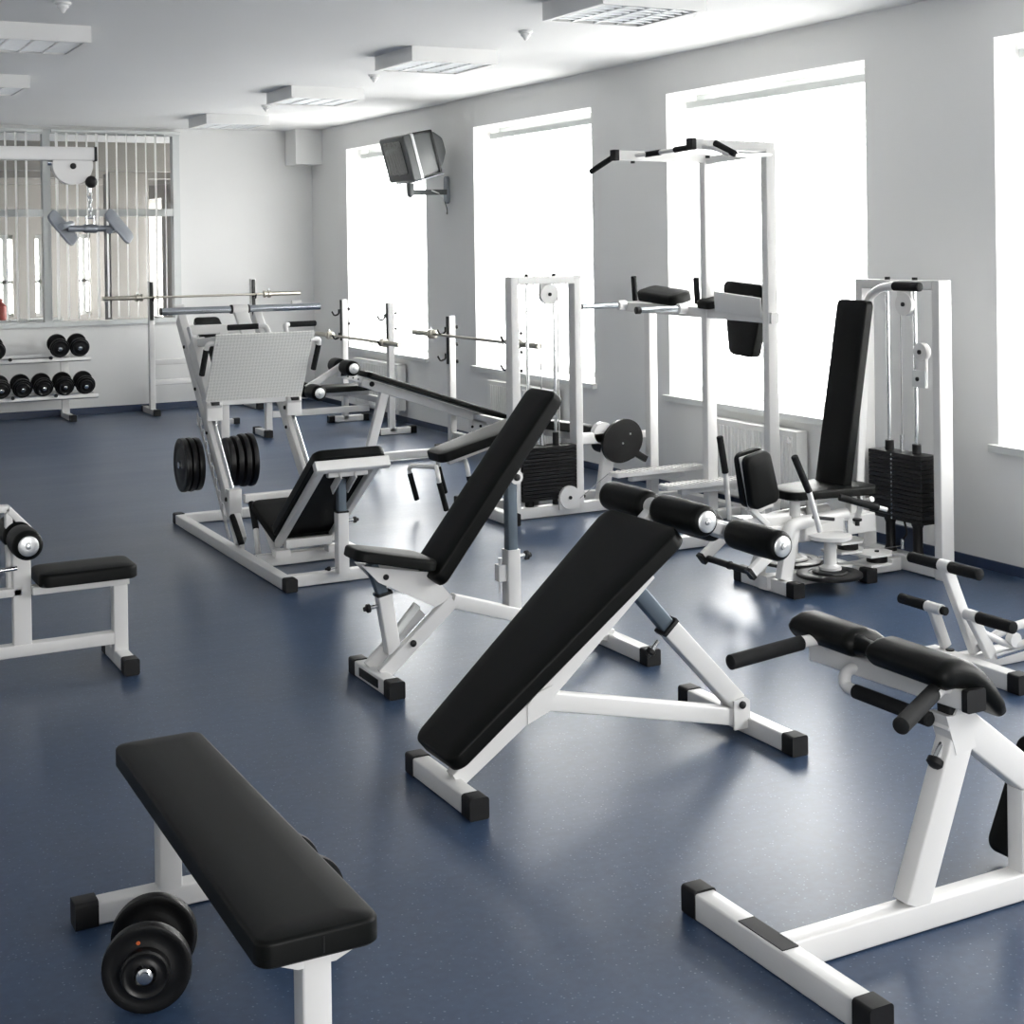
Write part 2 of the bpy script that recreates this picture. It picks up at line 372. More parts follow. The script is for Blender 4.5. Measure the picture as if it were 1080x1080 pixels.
for a, b in NW: f.plainbox((a, YE+.1, .7), (b, YE+.14, .76)).plainbox((a, YE+.1, 1.98), (b, YE+.14, 2.05)).plainbox((a, YE+.1, 1.25), (b, YE+.14, 1.30)).plainbox(((a+b)/2-.03, YE+.1, .76), ((a+b)/2+.03, YE+.14, 1.98))
struct('window_7', f, FRAMEM)
mb = M()
for yy in (18.6, 20.6, 22.6): mb.plainbox((XL, yy, 2.78), (XR, yy+.3, ZC))
struct('trim_ceiling_beams', mb, TANM)
struct('trim_column_next_room', M().plainbox((4.25, 19.2, 0), (4.75, 19.6, 2.78)), TANM)

# ------------------------------------------------------------------ foreground: flat bench and its dumbbells
X_, Y_, Z_ = V((1, 0, 0)), V((0, 1, 0)), V((0, 0, 1))
b = thing('flat_bench', 'low flat black-padded bench with white legs in the front left corner', 'bench', (1.01, 3.45, 0))
M().pad((1.01, 3.435, .375), (0.004, 1, 0), (0, 0, 1), 1.33, .262, .055, W2=.243, r=.035, e=.010).done('bench_pad', BLACKP, b)
M().bar((1.012, 2.7695, .385), (1.012, 2.7695, .418), .003, .002, r=.0005).done('cover_seam', RUBBER, b)
for y, yl in ((3.985, 'far'), (2.835, 'near')):
    M().bar((1.01, y, .055), (1.01, y, .37), .062, .062, up=(0, 1, 0)).done('leg', WHITE, b)
    M().bar((.78, y, .032), (1.24, y, .032), .062, .058).done('foot_bar', WHITE, b)
    foot_cap(b, (.78, y, .034), (-1, 0, 0)); foot_cap(b, (1.24, y, .034), (1, 0, 0))
    M().prism([(.905, y-.03, .375), (1.115, y-.03, .375), (1.115, y-.03, .371), (1.05, y-.03, .345), (.97, y-.03, .345), (.905, y-.03, .371)], (0, .06, 0)).done('pad_bracket', WHITE, b)
M().bar((1.01, 2.86, .357), (1.01, 3.955, .357), .04, .03).done('under_rail', WHITE, b)

def plate_prof(R, t):
    return [(t*.5, .0245), (0, .026), (0, R*.52), (.004, R*.60), (.004, R*.80), (0, R*.90), (.003, R*.98), (t*.5, R), (t-.003, R*.98), (t, R*.90), (t-.004, R*.80), (t-.004, R*.60), (t, R*.52), (t, .026)]

def make_dumbbell(label, loc, d, plates, gap=.13, group=None, mark=False):
    """loc: middle of the handle, d: axis, plates: (radius, thickness) from the inside out"""
    loc = V(loc); d = V(d).normalized()
    t = thing('dumbbell', label, 'dumbbell', loc, group)
    M().cyl(loc - d*gap/2, loc + d*gap/2, .016, n=20).done('handle', CHROME, t)
    for sg in (-1, 1):
        p = gap/2; dd = d*sg
        for R, th in plates:
            w = M().lathe(loc + dd*p, dd, plate_prof(R, th), 48, closed=True).done('weight_disc', IRON, t, sharp=50)
            if mark and sg > 0 and R == max(q[0] for q in plates):
                _, s1, u1 = basis(dd); c = loc + dd*(p+th) + s1*(R*.16) + u1*(R*.62)
                M().lathe(c, dd, [(0, .005), (.0008, .004)], 10).done('paint_mark', ORANGE, w)
            p += th + .0005
        M().lathe(loc + dd*p, dd, [(0, .019), (.004, .019), (.006, .014), (.012, .013), (.013, .006)], 18).done('end_nut', CHROME, t)
    return t
make_dumbbell('black dumbbell standing on the floor left of the flat bench, nearest the camera', (.849, 3.53, .1055), (-.06, -.162, 0), [(.1055, .032), (.058, .026)], gap=.125, mark=True)
make_dumbbell('black dumbbell behind the flat bench, mostly hidden by its pad', (1.285, 3.73, .102), (-.03, 1, 0), [(.102, .03), (.058, .022)], gap=.14)

# ------------------------------------------------------------------ decline sit-up bench
s = thing('situp_bench', 'steeply inclined black sit-up bench with two pairs of foam rollers on top', 'bench', (2.6, 4.35, 0))
cy_ = 4.365
p0, p1 = V((1.995, cy_, .13)), V((2.815, cy_, .80)); u = (p1-p0).normalized(); n = V((-u.z, 0, u.x))
M().pad((p0+p1)/2 - n*.028, u, n, 1.075, .30, .055, W2=.475, r=.05, e=.011).done('bench_pad', BLACKP, s)
M().bar((2.013, 4.10, .034), (2.013, 4.55, .034), .062, .062).done('foot_bar', WHITE, s)
M().bar((3.235, 4.05, .034), (3.235, 4.74, .034), .062, .062).done('foot_bar', WHITE, s)
for q, d in (((2.013, 4.115, .034), (0, -1, 0)), ((2.013, 4.565, .034), (0, 1, 0)), ((3.235, 4.065, .034), (0, -1, 0)), ((3.235, 4.715, .034), (0, 1, 0))): foot_cap(s, q, d)
cy2 = 4.31
a0, a1 = V((2.03, cy2, .055)), V((2.345, cy2, .268))
M().bar(a0, a1, .055, .058).done('lower_rail', WHITE, s)
M().bar(a1, p1 - n*.10 + V((0, cy2-cy_, 0)) - u*.12, .05, .06).done('pad_rail', WHITE, s)
M().prism([(2.29, cy2-.031, .20), (2.385, cy2-.031, .235), (2.385, cy2-.031, .315), (2.33, cy2-.031, .30), (2.29, cy2-.031, .265)], (0, .062, 0)).done('knee_plate', WHITE, s)
M().bar((2.355, cy2+.01, .262), (3.20, cy2+.03, .062), .055, .062).done('base_rail', WHITE, s)
M().prism([(3.145, cy2-.012, .03), (3.215, cy2-.012, .03), (3.215, cy2-.012, .13), (3.195, cy2-.012, .145), (3.145, cy2-.012, .135)], (0, .008, 0)).done('pivot_plate', WHITE, s)
M().prism([(3.145, cy2+.065, .05), (3.215, cy2+.065, .05), (3.215, cy2+.065, .13), (3.195, cy2+.065, .145), (3.145, cy2+.065, .135)], (0, .008, 0)).done('pivot_plate', WHITE, s)
k0, k1, k2 = V((3.175, cy2+.03, .125)), V((2.885, cy2+.03, .435)), V((2.66, cy2+.03, .69))
M().bar(k0, k1, .06, .07).done('outer_strut', WHITE, s)
M().bar(k1 - (k2-k1)*.05, k2, .044, .055).done('inner_strut', BLUET, s)
M().bar(k1 - (k2-k1).normalized()*.008, k1 + (k2-k1).normalized()*.006, .066, .076, r=.004).done('strut_collar', RUBBER, s)
knob(s, k1 + V((-.035, 0, -.05)), (-.7, 0, -.7), .018); bolt(s, (3.18, cy2-.012, .118), (0, -1, 0), .014)
R1, R2 = V((2.885, 0, .845)), V((3.215, 0, .722))
for C_, ys_ in ((R1, (4.085, 4.372, 4.43, 4.715)), (R2, (4.10, 4.385, 4.50, 4.78))):
    P = [V((C_.x, y, C_.z)) for y in ys_]
    M().cyl((C_.x, ys_[0]+.02, C_.z), (C_.x, ys_[3]-.02, C_.z), .018).done('roller_shaft', CHROME, s)
    M().cyl((C_.x, ys_[1]-.01, C_.z), (C_.x, ys_[2]+.01, C_.z), .033).done('roller_hub', WHITE, s)
    M().lathe((C_.x, ys_[2]+.002, C_.z), (0, 1, 0), [(0, .03), (0, .038), (.005, .038), (.005, .03)]).done('hub_ring', CHROME, s)
    roller(s, P[1], P[0], .055); roller(s, P[2], P[3], .055)
M().bar(V((2.74, cy_+.03, .72)), R1 + V((0, cy_+.04, -.01)), .045, .05).done('roller_arm', WHITE, s)
M().bar(R1 + V((0, 4.42, 0)), R2 + V((0, 4.42, 0)), .03, .045).done('roller_arm', WHITE, s)

# ------------------------------------------------------------------ adjustable incline bench
s = thing('incline_bench', 'adjustable black bench with upright backrest on a blue-grey post, behind the sit-up bench', 'bench', (2.85, 5.55, 0))
c = 5.55
p0, p1 = V((2.535, c, .405)), V((3.10, c, 1.12)); u = (p1-p0).normalized(); n = V((-u.z, 0, u.x))
M().pad((p0+p1)/2, u, n, .94, .245, .06, r=.04, e=.011).done('backrest_pad', BLACKP, s)
M().bar(p0 + u*.12 - n*.025, p1 - u*.18 - n*.025, .05, .05).done('backrest_rail', WHITE, s)
q0, q1 = V((2.16, c, .535)), V((2.50, c, .46)); us = (q1-q0).normalized(); ns = V((-us.z, 0, us.x))
M().pad((q0+q1)/2, us, ns, .355, .19, .045, W2=.25, r=.05, e=.014).done('seat_pad', BLACKP, s)
M().bar((2.272, 5.345, .034), (2.272, 5.765, .034), .06, .062).done('foot_bar', WHITE, s)
M().box((2.238, 5.46, .018), (2.243, 5.66, .052)).done('label_plate', RUBBER, s)
M().bar((3.395, 5.215, .034), (3.395, 5.885, .034), .062, .062).done('foot_bar', WHITE, s)
for q, d in (((2.272, 5.36, .034), (0, -1, 0)), ((2.272, 5.75, .034), (0, 1, 0)), ((3.395, 5.23, .034), (0, -1, 0)), ((3.395, 5.87, .034), (0, 1, 0))): foot_cap(s, q, d)
M().bar((2.285, c-.03, .05), (2.605, c-.03, .315), .035, .06).done('front_rail', WHITE, s)
M().bar((2.265, c+.065, .06), (2.50, c+.065, .265), .03, .055).done('side_rail', WHITE, s)
M().bar((2.32, c+.03, .14), (2.47, c+.03, .30), .03, .03).done('adjusting_channel', FRAMEM, s)
M().bar((2.605, c-.02, .31), (3.39, c, .055), .05, .06).done('base_rail', WHITE, s)
M().prism([(2.20, c-.045, .505), (2.50, c-.045, .445), (2.60, c-.045, .33), (2.52, c-.045, .30), (2.27, c-.045, .43)], (0, .012, 0)).done('seat_gusset', WHITE, s)
M().prism([(2.20, c+.04, .505), (2.50, c+.04, .445), (2.60, c+.04, .33), (2.52, c+.04, .30), (2.27, c+.04, .43)], (0, .012, 0)).done('seat_gusset', WHITE, s)
M().bar((2.345, c, .13), (2.305, c, .375), .055, .06, up=(1, 0, 0)).done('seat_post', WHITE, s)
M().bar((2.307, c, .36), (2.255, c, .50), .042, .046, up=(1, 0, 0)).done('seat_inner_tube', BLUET, s)
M().bar((2.306, c, .370), (2.304, c, .38), .062, .068, up=(1, 0, 0)).done('post_collar', RUBBER, s)
knob(s, (2.285, c, .325), (-1, 0, -.1), .018); bolt(s, (2.30, c-.046, .45), (0, -1, 0)); bolt(s, (2.415, c-.05, .165), (0, -1, 0), .014)
M().bar((2.90, c, .22), (2.90, c, .49), .062, .062, up=(0, 1, 0)).done('back_post', WHITE, s)
M().bar((2.90, c, .48), (2.90, c, .79), .046, .046, up=(0, 1, 0)).done('back_inner_tube', BLUET, s)
M().lathe((2.915, c-.034, .80), (0, 1, 0), [(0, .03), (.008, .03)], 20).done('pivot_lug', WHITE, s)
M().lathe((2.915, c+.026, .80), (0, 1, 0), [(0, .03), (.008, .03)], 20).done('pivot_lug', WHITE, s)
bolt(s, (2.915, c-.034, .80), (0, -1, 0), .015); knob(s, (2.93, c, .455), (1, 0, 0), .02)
M().box((2.83, c-.02, .36), (2.872, c+.02, .43)).done('lock_housing', WHITE, s)
M().cyl((2.842, c-.01, .31), (2.842, c-.01, .46), .009).done('locking_pin', CHROME, s)
M().bar(V((2.915, c, .80)), (p0+p1)/2 + u*.12 - n*.03, .045, .03).done('pivot_bracket', WHITE, s)

# ------------------------------------------------------------------ machine at the right: roll pads and splayed hand grips on a triangular frame
s = thing('arm_curl_machine', 'large white triangular-framed machine with two black roll pads, in the front right corner', 'exercise machine', (2.85, 2.88, 0))
c = 2.885
M().bar((2.238, 2.535, .036), (2.238, 3.235, .036), .062, .07).done('foot_bar', WHITE, s)
foot_cap(s, (2.238, 2.545, .038), (0, -1, 0), .07, .078); foot_cap(s, (2.238, 3.235, .038), (0, 1, 0), .07, .078)
M().box((2.212, 2.84, .070), (2.262, 3.02, .0735), .001).done('step_strip', RUBBER, s)
M().bar((2.26, c, .039), (3.75, c, .039), .062, .072).done('base_rail', WHITE, s)
M().bar((3.75, 2.55, .036), (3.75, 3.22, .036), .062, .07).done('foot_bar', WHITE, s)
foot_cap(s, (3.75, 2.56, .038), (0, -1, 0), .07, .078); foot_cap(s, (3.75, 3.21, .038), (0, 1, 0), .07, .078)
# front leg and rear diagonal
M().bar((2.665, c, .07), (2.835, c, .495), .06, .082, up=(1, 0, 0)).done('front_post', WHITE, s)
M().bar((2.795, c, .545), (3.42, c, .065), .062, .086, up=(0, 0, 1)).done('rear_diagonal', WHITE, s)
M().bar((3.075, c, .07), (3.075, c, .30), .07, .058, up=(0, 1, 0)).done('centre_post', WHITE, s)
M().prism([(2.765, c-.032, .548), (2.85, c-.032, .538), (2.87, c-.032, .45), (2.80, c-.032, .44)], (0, .064, 0)).done('head_plate', WHITE, s)
# cross beam carrying the pads
bz = .60
M().bar((2.805, 2.80, bz), (2.79, 3.40, bz-.012), .062, .055).done('pad_beam', WHITE, s)
M().bar((2.805, 2.785, bz), (2.805, 2.805, bz), .066, .059).done('end_cap', RUBBER, s)
M().bar((2.81, c, .53), (2.81, c, bz-.02), .05, .05, up=(1, 0, 0)).done('beam_bracket', RUBBER, s)
def roll_pad(ya, yb):                             # rolled front edge and a flap sloping down behind it
    path = [(2.704, .652, .03), (2.708, .655, .05), (2.720, .661, .068), (2.742, .667, .080), (2.775, .667, .082), (2.81, .656, .074), (2.845, .634, .062), (2.88, .600, .052), (2.908, .565, .044), (2.922, .545, .034), (2.927, .538, .016)]
    rings = []
    for i, (px, pz, t) in enumerate(path):
        a, b_ = path[max(i-1, 0)], path[min(i+1, len(path)-1)]; d = V((b_[0]-a[0], 0, b_[1]-a[1])).normalized(); nn = V((-d.z, 0, d.x))
        w = abs(ya-yb) * (1 if 1 < i < len(path)-2 else .955 if 0 < i < len(path)-1 else .88)
        rings.append([V((px, (ya+yb)/2, pz)) + V((0, q, 0)) + nn*r_ for q, r_ in rrect(w, t, t*.46, 6)])
    M().loft(rings).done('roll_pad', BLACKP, s, sharp=75)
roll_pad(3.43, 3.155); roll_pad(3.10, 2.795)
M().lathe((2.745, 3.17, .664), (0, -1, 0), [(0, .03), (.03, .024), (.06, .023), (.09, .03)]).done('pad_neck', BLACKP, s)
# hand grips
tu = M().rod([(2.78, 3.32, bz+.015), (2.74, 3.32, .648), (2.66, 3.315, .648)], .017, .03); tu = tu.done('grip_tube', WHITE, s); grip(s, (2.665, 3.315, .647), (2.40, 3.30, .632), .021, tu)
tu = M().rod([(2.79, 2.86, bz+.02), (2.75, 2.855, .628), (2.70, 2.83, .622)], .019, .03).done('grip_tube', WHITE, s); grip(s, (2.715, 2.842, .624), (2.50, 2.735, .60), .022, tu)
tu = M().rod([(2.78, 3.20, bz-.01), (2.755, 3.235, .575), (2.75, 3.235, .53), (2.75, 3.16, .527)], .017, .035).done('grip_tube', WHITE, s); grip(s, (2.75, 3.19, .528), (2.755, 2.90, .528), .02, tu)
M().cyl((2.84, 3.10, .557), (2.84, 3.02, .557), .007).done('lock_lever', RUBBER, s)
k = M().cyl((2.79, 2.89, .46), (2.755, 2.885, .42), .013).done('pin', CHROME, s)
M().lathe((2.765, 2.886, .43), (-.66, -.1, -.75), [(0, .012), (.006, .024), (.02, .024), (.028, .012)], 20).done('adjustment_knob', RUBBER, k)
# seat side, cut off by the picture edge
M().pad((3.27, 3.0, .17), (.42, 0, .9), (-.9, 0, .42), .34, .22, .05, r=.035).done('support_pad', BLACKP, s)
M().bar((3.27, c+.02, .06), (3.27, c+.08, .20), .04, .04).done('pad_bracket', WHITE, s)
M().pad((3.62, c, .40), (1, 0, 0), (0, 0, 1), .30, .30, .055).done('seat_pad', BLACKP, s)
M().bar((3.62, c, .07), (3.62, c, .40), .06, .06, up=(1, 0, 0)).done('seat_post', WHITE, s)

# ------------------------------------------------------------------ low machine behind it, cut off by the right edge
s = thing('leg_lever_machine', 'low white machine with black foam bars on levers, at the right edge', 'exercise machine', (4.6, 4.5, 0))
M().bar((4.43, 4.155, .036), (4.43, 4.66, .036), .066, .07).done('foot_bar', WHITE, s)
foot_cap(s, (4.43, 4.165, .038), (0, -1, 0), .074, .078)
M().bar((4.46, 4.5, .036), (5.45, 4.5, .036), .066, .07).done('base_rail', WHITE, s)
M().bar((5.45, 4.2, .036), (5.45, 4.8, .036), .066, .07).done('foot_bar', WHITE, s)
foot_cap(s, (5.45, 4.21, .038), (0, -1, 0), .074, .078); foot_cap(s, (5.45, 4.79, .038), (0, 1, 0), .074, .078)
M().lathe((4.445, 4.56, .0715), (0, 0, 1), [(0, .018), (.006, .018)], 16).done('plug', RUBBER, s)
M().bar((4.50, 4.47, .08), (4.385, 4.52, .44), .036, .052, up=(1, 0, 0)).done('upright', WHITE, s)
M().cyl((4.385, 4.49, .44), (4.385, 4.545, .44), .026).done('hub', WHITE, s)
grip(s, (4.385, 4.545, .44), (4.385, 4.725, .44), .023); grip(s, (4.385, 4.49, .44), (4.385, 4.325, .44), .024)
M().bar((4.46, 4.60, .08), (4.355, 4.565, .262), .03, .045, up=(1, 0, 0)).done('lever_arm', WHITE, s)
M().cyl((4.355, 4.51, .262), (4.355, 4.595, .262), .023).done('hub', WHITE, s)
grip(s, (4.355, 4.595, .262), (4.355, 4.755, .262), .022); grip(s, (4.355, 4.51, .262), (4.355, 4.485, .262), .018)
M().bar((4.515, 4.40, .08), (4.43, 4.42, .245), .03, .05, up=(1, 0, 0)).done('lever_arm', WHITE, s)
M().cyl((4.43, 4.385, .25), (4.43, 4.45, .25), .024).done('hub', WHITE, s)
grip(s, (4.43, 4.385, .25), (4.43, 4.195, .25), .025)
M().rod([(4.50, 4.45, .10), (4.56, 4.40, .17), (4.70, 4.36, .205), (4.95, 4.33, .22)], .018, .05).done('linkage_tube', WHITE, s)
M().rod([(4.47, 4.42, .18), (4.60, 4.36, .11), (4.66, 4.30, .15)], .014, .05).done('linkage_tube', WHITE, s)
M().lathe((4.595, 4.34, .145), (0, 1, 0), [(0, .03), (.03, .03)]).done('bearing', WHITE, s)
M().rod([(4.52, 4.38, .08), (4.75, 4.30, .135), (5.0, 4.25, .2)], .013).done('gas_spring', CHROME, s)
M().bar((5.2, 4.5, .07), (5.2, 4.5, .42), .06, .06, up=(1, 0, 0)).done('seat_post', WHITE, s)
M().pad((5.2, 4.5, .42), (1, 0, 0), (0, 0, 1), .32, .34, .06).done('seat_pad', BLACKP, s)

# ------------------------------------------------------------------ seated hip machine with weight stack
s = thing('hip_abductor_machine', 'white seated leg machine with tall black backrest and weight stack, beside the window pier', 'exercise machine', (5.05, 6.05, 0))
c = 6.05
for y in (5.75, 6.345): M().bar((5.575, y, .0), (5.575, y, 1.57), .09, .055, up=(0, 1, 0)).done('upright', WHITE, s)
M().bar((5.575, 5.777, 1.545), (5.575, 6.318, 1.545), .09, .05).done('top_beam', WHITE, s)
M().bar((5.575, 5.777, .045), (5.575, 6.318, .045), .09, .08).done('bottom_beam', WHITE, s)
M().bar((5.50, 6.03, .045), (4.60, 6.03, .045), .07, .07).done('base_rail', WHITE, s)
for y in (5.93, 6.14):
    M().cyl((5.56, y, .09), (5.56, y, 1.53), .011).done('guide_rod', CHROME, s)
    M().cyl((5.56, y, 1.565), (5.56, y, 1.585), .015, n=16).done('rod_cap', RUBBER, s)
    M().lathe((5.56, y, .07), Z_, [(0, .034), (.03, .032), (.05, .026), (.17, .026), (.19, .034), (.20, .034)]).done('buffer', RUBBER, s)
def stack(root, x0, x1, y0, y1, z0, z1, n, face):            # separate slab plates with a shallow gap between them
    t = (z1-z0) / n
    for k in range(n):
        p = M().box((x0, y0, z0 + k*t + .0015), (x1, y1, z0 + (k+1)*t - .0015), .004).done('stack_plate', IRON, root)
stack(s, 5.50, 5.62, 5.835, 6.245, .272, .638, 15, 0)
for y in (5.93, 6.14): M().cyl((5.56, y, .638), (5.56, y, .69), .024).done('stack_bushing', RUBBER, s)
for k in range(15): M().cyl((5.501, 6.062, .284 + k*.0244), (5.498, 6.062, .284 + k*.0244), .006, n=12).done('pin_hole', CHROME, s)
M().cyl((5.555, 6.035, .638), (5.555, 6.035, .73), .012).done('stem', CHROME, s)
M().cyl((5.555, 6.035, .73), (5.555, 6.035, 1.50), .0035, n=8).done('cable', CABLEM, s)
def pulley_guard(root, x, y, z, r, ax, th=.034, drop=True):
    ax = V(ax); g = M().lathe(V((x, y, z)) - ax*th/2, ax, [(0, r), (.003, r+.001), (th-.003, r+.001), (th, r)], 32).done('pulley_guard', WHITE, root)
    M().lathe(V((x, y, z)) - ax*(th/2), -ax, [(0, .012), (.008, .012)], 14).done('bolt', RUBBER, g); return g
pulley_guard(s, 5.545, 5.985, 1.44, .062, (1, 0, 0)); M().box((5.534, 5.93, 1.44), (5.556, 6.04, 1.52)).done('pulley_bracket', WHITE, s)
pulley_guard(s, 5.545, 5.865, 1.19, .048, (1, 0, 0)); M().box((5.534, 5.832, 1.09), (5.556, 5.90, 1.19)).done('pulley_bracket', WHITE, s)
M().box((5.53, 5.832, 1.0), (5.555, 5.93, 1.09)).done('lower_bracket', FRAMEM, s); bolt(s, (5.53, 5.885, 1.045), (-1, 0, 0), .012)
M().box((5.60, 5.99, .09), (5.62, 6.22, .22)).done('guard_plate', BASEM, s)
M().rod([(5.555, 6.03, .27), (5.553, 6.0, .20), (5.553, 6.04, .16)], .006, .04).done('cable_loop', RUBBER, s)
M().cyl((5.553, 6.04, .165), (5.553, 6.04, .11), .011).done('cable_end', CHROME, s)
M().cyl((5.55, 6.05, .125), (5.0, 6.08, .12), .003, n=8).done('cable', CABLEM, s)
# frame in front of the stack
M().bar((4.655, 5.815, .036), (4.655, 6.29, .036), .062, .07).done('foot_bar', WHITE, s)
foot_cap(s, (4.655, 5.83, .038), (0, -1, 0), .07, .078); foot_cap(s, (4.655, 6.28, .038), (0, 1, 0), .07, .078)
M().bar((5.19, 5.885, .036), (5.19, 6.2, .036), .062, .07).done('foot_bar', WHITE, s); foot_cap(s, (5.19, 5.90, .038), (0, -1, 0), .07, .078)
M().bar((4.655, 5.93, .07), (4.74, 5.96, .335), .05, .075, up=(1, 0, 0)).done('front_post', WHITE, s)
M().bar((4.655, 6.15, .07), (4.74, 6.12, .335), .05, .075, up=(1, 0, 0)).done('front_post', WHITE, s)
M().rod([(4.68, 5.95, .24), (4.715, 5.95, .335), (4.80, 5.95, .345), (5.10, 5.97, .355)], .034, .07).done('frame_tube', WHITE, s)
M().rod([(4.68, 6.14, .24), (4.715, 6.14, .335), (4.80, 6.14, .345), (5.10, 6.12, .355)], .034, .07).done('frame_tube', WHITE, s)
M().bar((4.60, c, .285), (5.30, c, .295), .16, .10).done('centre_housing', WHITE, s)
M().bar((4.46, c, .365), (4.86, c, .345), .11, .05).done('swing_plate', WHITE, s)
for x, y in ((4.79, 6.0), (4.90, 6.0)): M().cyl((x, y, .33), (x, y, .45), .028).done('seat_spigot', WHITE, s)
M().bar((5.22, c, .29), (5.22, c, .47), .05, .07, up=(1, 0, 0)).done('seat_post', WHITE, s)
M().bar((5.24, c, .34), (5.31, c, 1.30), .05, .05, up=(1, 0, 0)).done('back_post', WHITE, s)
for y, zz in ((5.90, 0), (6.21, .012)):
    M().lathe((4.935, y, .10), Z_, [(0, .056), (.012, .056), (.022, .036), (.03, .032), (.155, .032), (.17, .045), (.185, .045)]).done('swing_mast', WHITE, s)
    M().lathe((4.92, y-.01, .066+zz), Z_, [(0, .155), (.004, .168), (.018, .168), (.022, .16), (.022, .11), (.018, .105)], 48).done('cam_disc', IRON, s)
    M().lathe((4.92, y-.01, .089+zz), Z_, [(0, .09), (.008, .085)], 32).done('cam_hub', RUBBER if y < 6 else WHITE, s)
M().lathe((4.92, 5.885, .26), Z_, [(0, .105), (.004, .112), (.022, .112), (.026, .105)], 40).done('range_ring', WHITE, s)
M().box((4.80, 5.93, .255), (5.06, 6.05, .345), .01).done('range_block', WHITE, s)
for (x, y), z in zip(((5.18, 6.05), (5.30, 5.96)), (.19, .125)):
    g = M().prism([(x-.13, y+.06, z), (x-.10, y-.07, z), (x+.03, y-.08, z), (x+.09, y-.02, z), (x+.09, y+.05, z), (x, y+.09, z)], (0, 0, .012)).done('pulley_cover', WHITE, s)
    M().prism([(x-.13, y+.06, z-.05), (x-.10, y-.07, z-.05), (x+.03, y-.08, z-.05), (x+.09, y-.02, z-.05), (x+.09, y+.05, z-.05), (x, y+.09, z-.05)], (0, 0, .012)).done('pulley_cover', WHITE, s)
    M().cyl((x, y, z-.04), (x, y, z), .055).done('pulley', RUBBER, g); M().cyl((x, y, z+.012), (x, y, z+.02), .012, n=14).done('bolt', RUBBER, g)
M().cyl((5.005, 5.86, .285), (5.005, 5.86, .35), .012).done('range_pin', CHROME, s)
M().lathe((5.03, 5.80, .33), Z_, [(0, .012), (.02, .012), (.025, .024), (.035, .024)], 18).done('adjustment_knob', RUBBER, s)
# pads
q0, q1 = V((5.075, c, .46)), V((5.25, c, 1.465)); u = (q1-q0).normalized(); n = V((-u.z, 0, u.x))
M().pad((q0+q1)/2 + V((.03, 0, 0)), u, n, 1.02, .235, .055, r=.03).done('backrest_pad', BLACKP, s)
M().pad((4.985, c, .462), (1, 0, 0), (0, 0, 1), .54, .27, .045, W2=.37, r=.07, e=.012).done('seat_pad', BLACKP, s)
kn = M().bar((4.575, 6.0, .42), (4.515, 6.0, .715), .155, .010, up=(0, 1, 0)); kn.done('knee_plate', WHITE, s)
kx = V((-.20, 0, .98)).normalized()
M().pad((4.545, 5.993, .585), kx, (.06, -1, 0), .275, .185, .05, W2=.165, r=.04, e=.014).done('knee_pad', BLACKP, s)
M().pad((4.545, 6.007, .59), kx, (0, 1, 0), .285, .185, .05, W2=.165, r=.04, e=.014).done('knee_pad', BLACKP, s)
M().bar((4.50, 6.0, .44), (4.60, 6.0, .35), .05, .03).done('knee_bracket', WHITE, s)
for pts, lab in (([(4.755, 5.76, .335), (4.685, 5.76, .55)], 0), ([(4.575, 6.27, .33), (4.55, 6.27, .59)], 1)):
    tu = M().cyl(pts[0], pts[1], .014).done('lever_tube', WHITE, s)
    p, q = V(pts[0]), V(pts[1]); grip(s, q - (q-p)*.05, q + (q-p).normalized()*.185 + V((-.03 if not lab else -.015, 0, 0)), .018, tu)
M().rod([(5.06, 5.85, .33), (5.06, 5.80, .44), (5.06, 5.72, .475)], .014, .03).done('lever_tube', WHITE, s)
tu = M().cyl((4.93, 5.77, .482), (5.13, 5.69, .418), .011).done('handle_bar', WHITE, s); grip(s, (4.90, 5.785, .49), (5.09, 5.705, .43), .018, tu)
M().cyl((4.80, 5.87, .385), (4.92, 5.85, .365), .009).done('release_lever', RUBBER, s)
# overhead handle behind the backrest
tu = M().rod([(5.33, 6.08, 1.20), (5.35, 6.08, 1.46), (5.34, 5.96, 1.535), (5.34, 5.85, 1.545)], .022, .13, 18).done('press_tube', WHITE, s)
M().cyl((5.34, 5.87, 1.545), (5.34, 5.845, 1.545), .026).done('tube_collar', WHITE, tu); grip(s, (5.34, 5.85, 1.545), (5.34, 5.655, 1.545), .024, tu)
# foot rest
for y in (5.83, 6.24):
    M().bar((4.60, y, .315), (4.375, y, .155), .035, .055).done('footrest_arm', WHITE, s)
    M().bar((4.383, y, .161), (4.366, y, .148), .042, .062).done('footrest_cap', RUBBER, s)
M().cyl((4.40, 5.85, .155), (4.40, 6.22, .155), .017).done('footrest_bar', RUBBER, s)
M().lathe((4.40, 6.03, .155), (0, 1, 0), [(0, .021), (.012, .021)], 18).done('bar_ring', RUBBER, s)

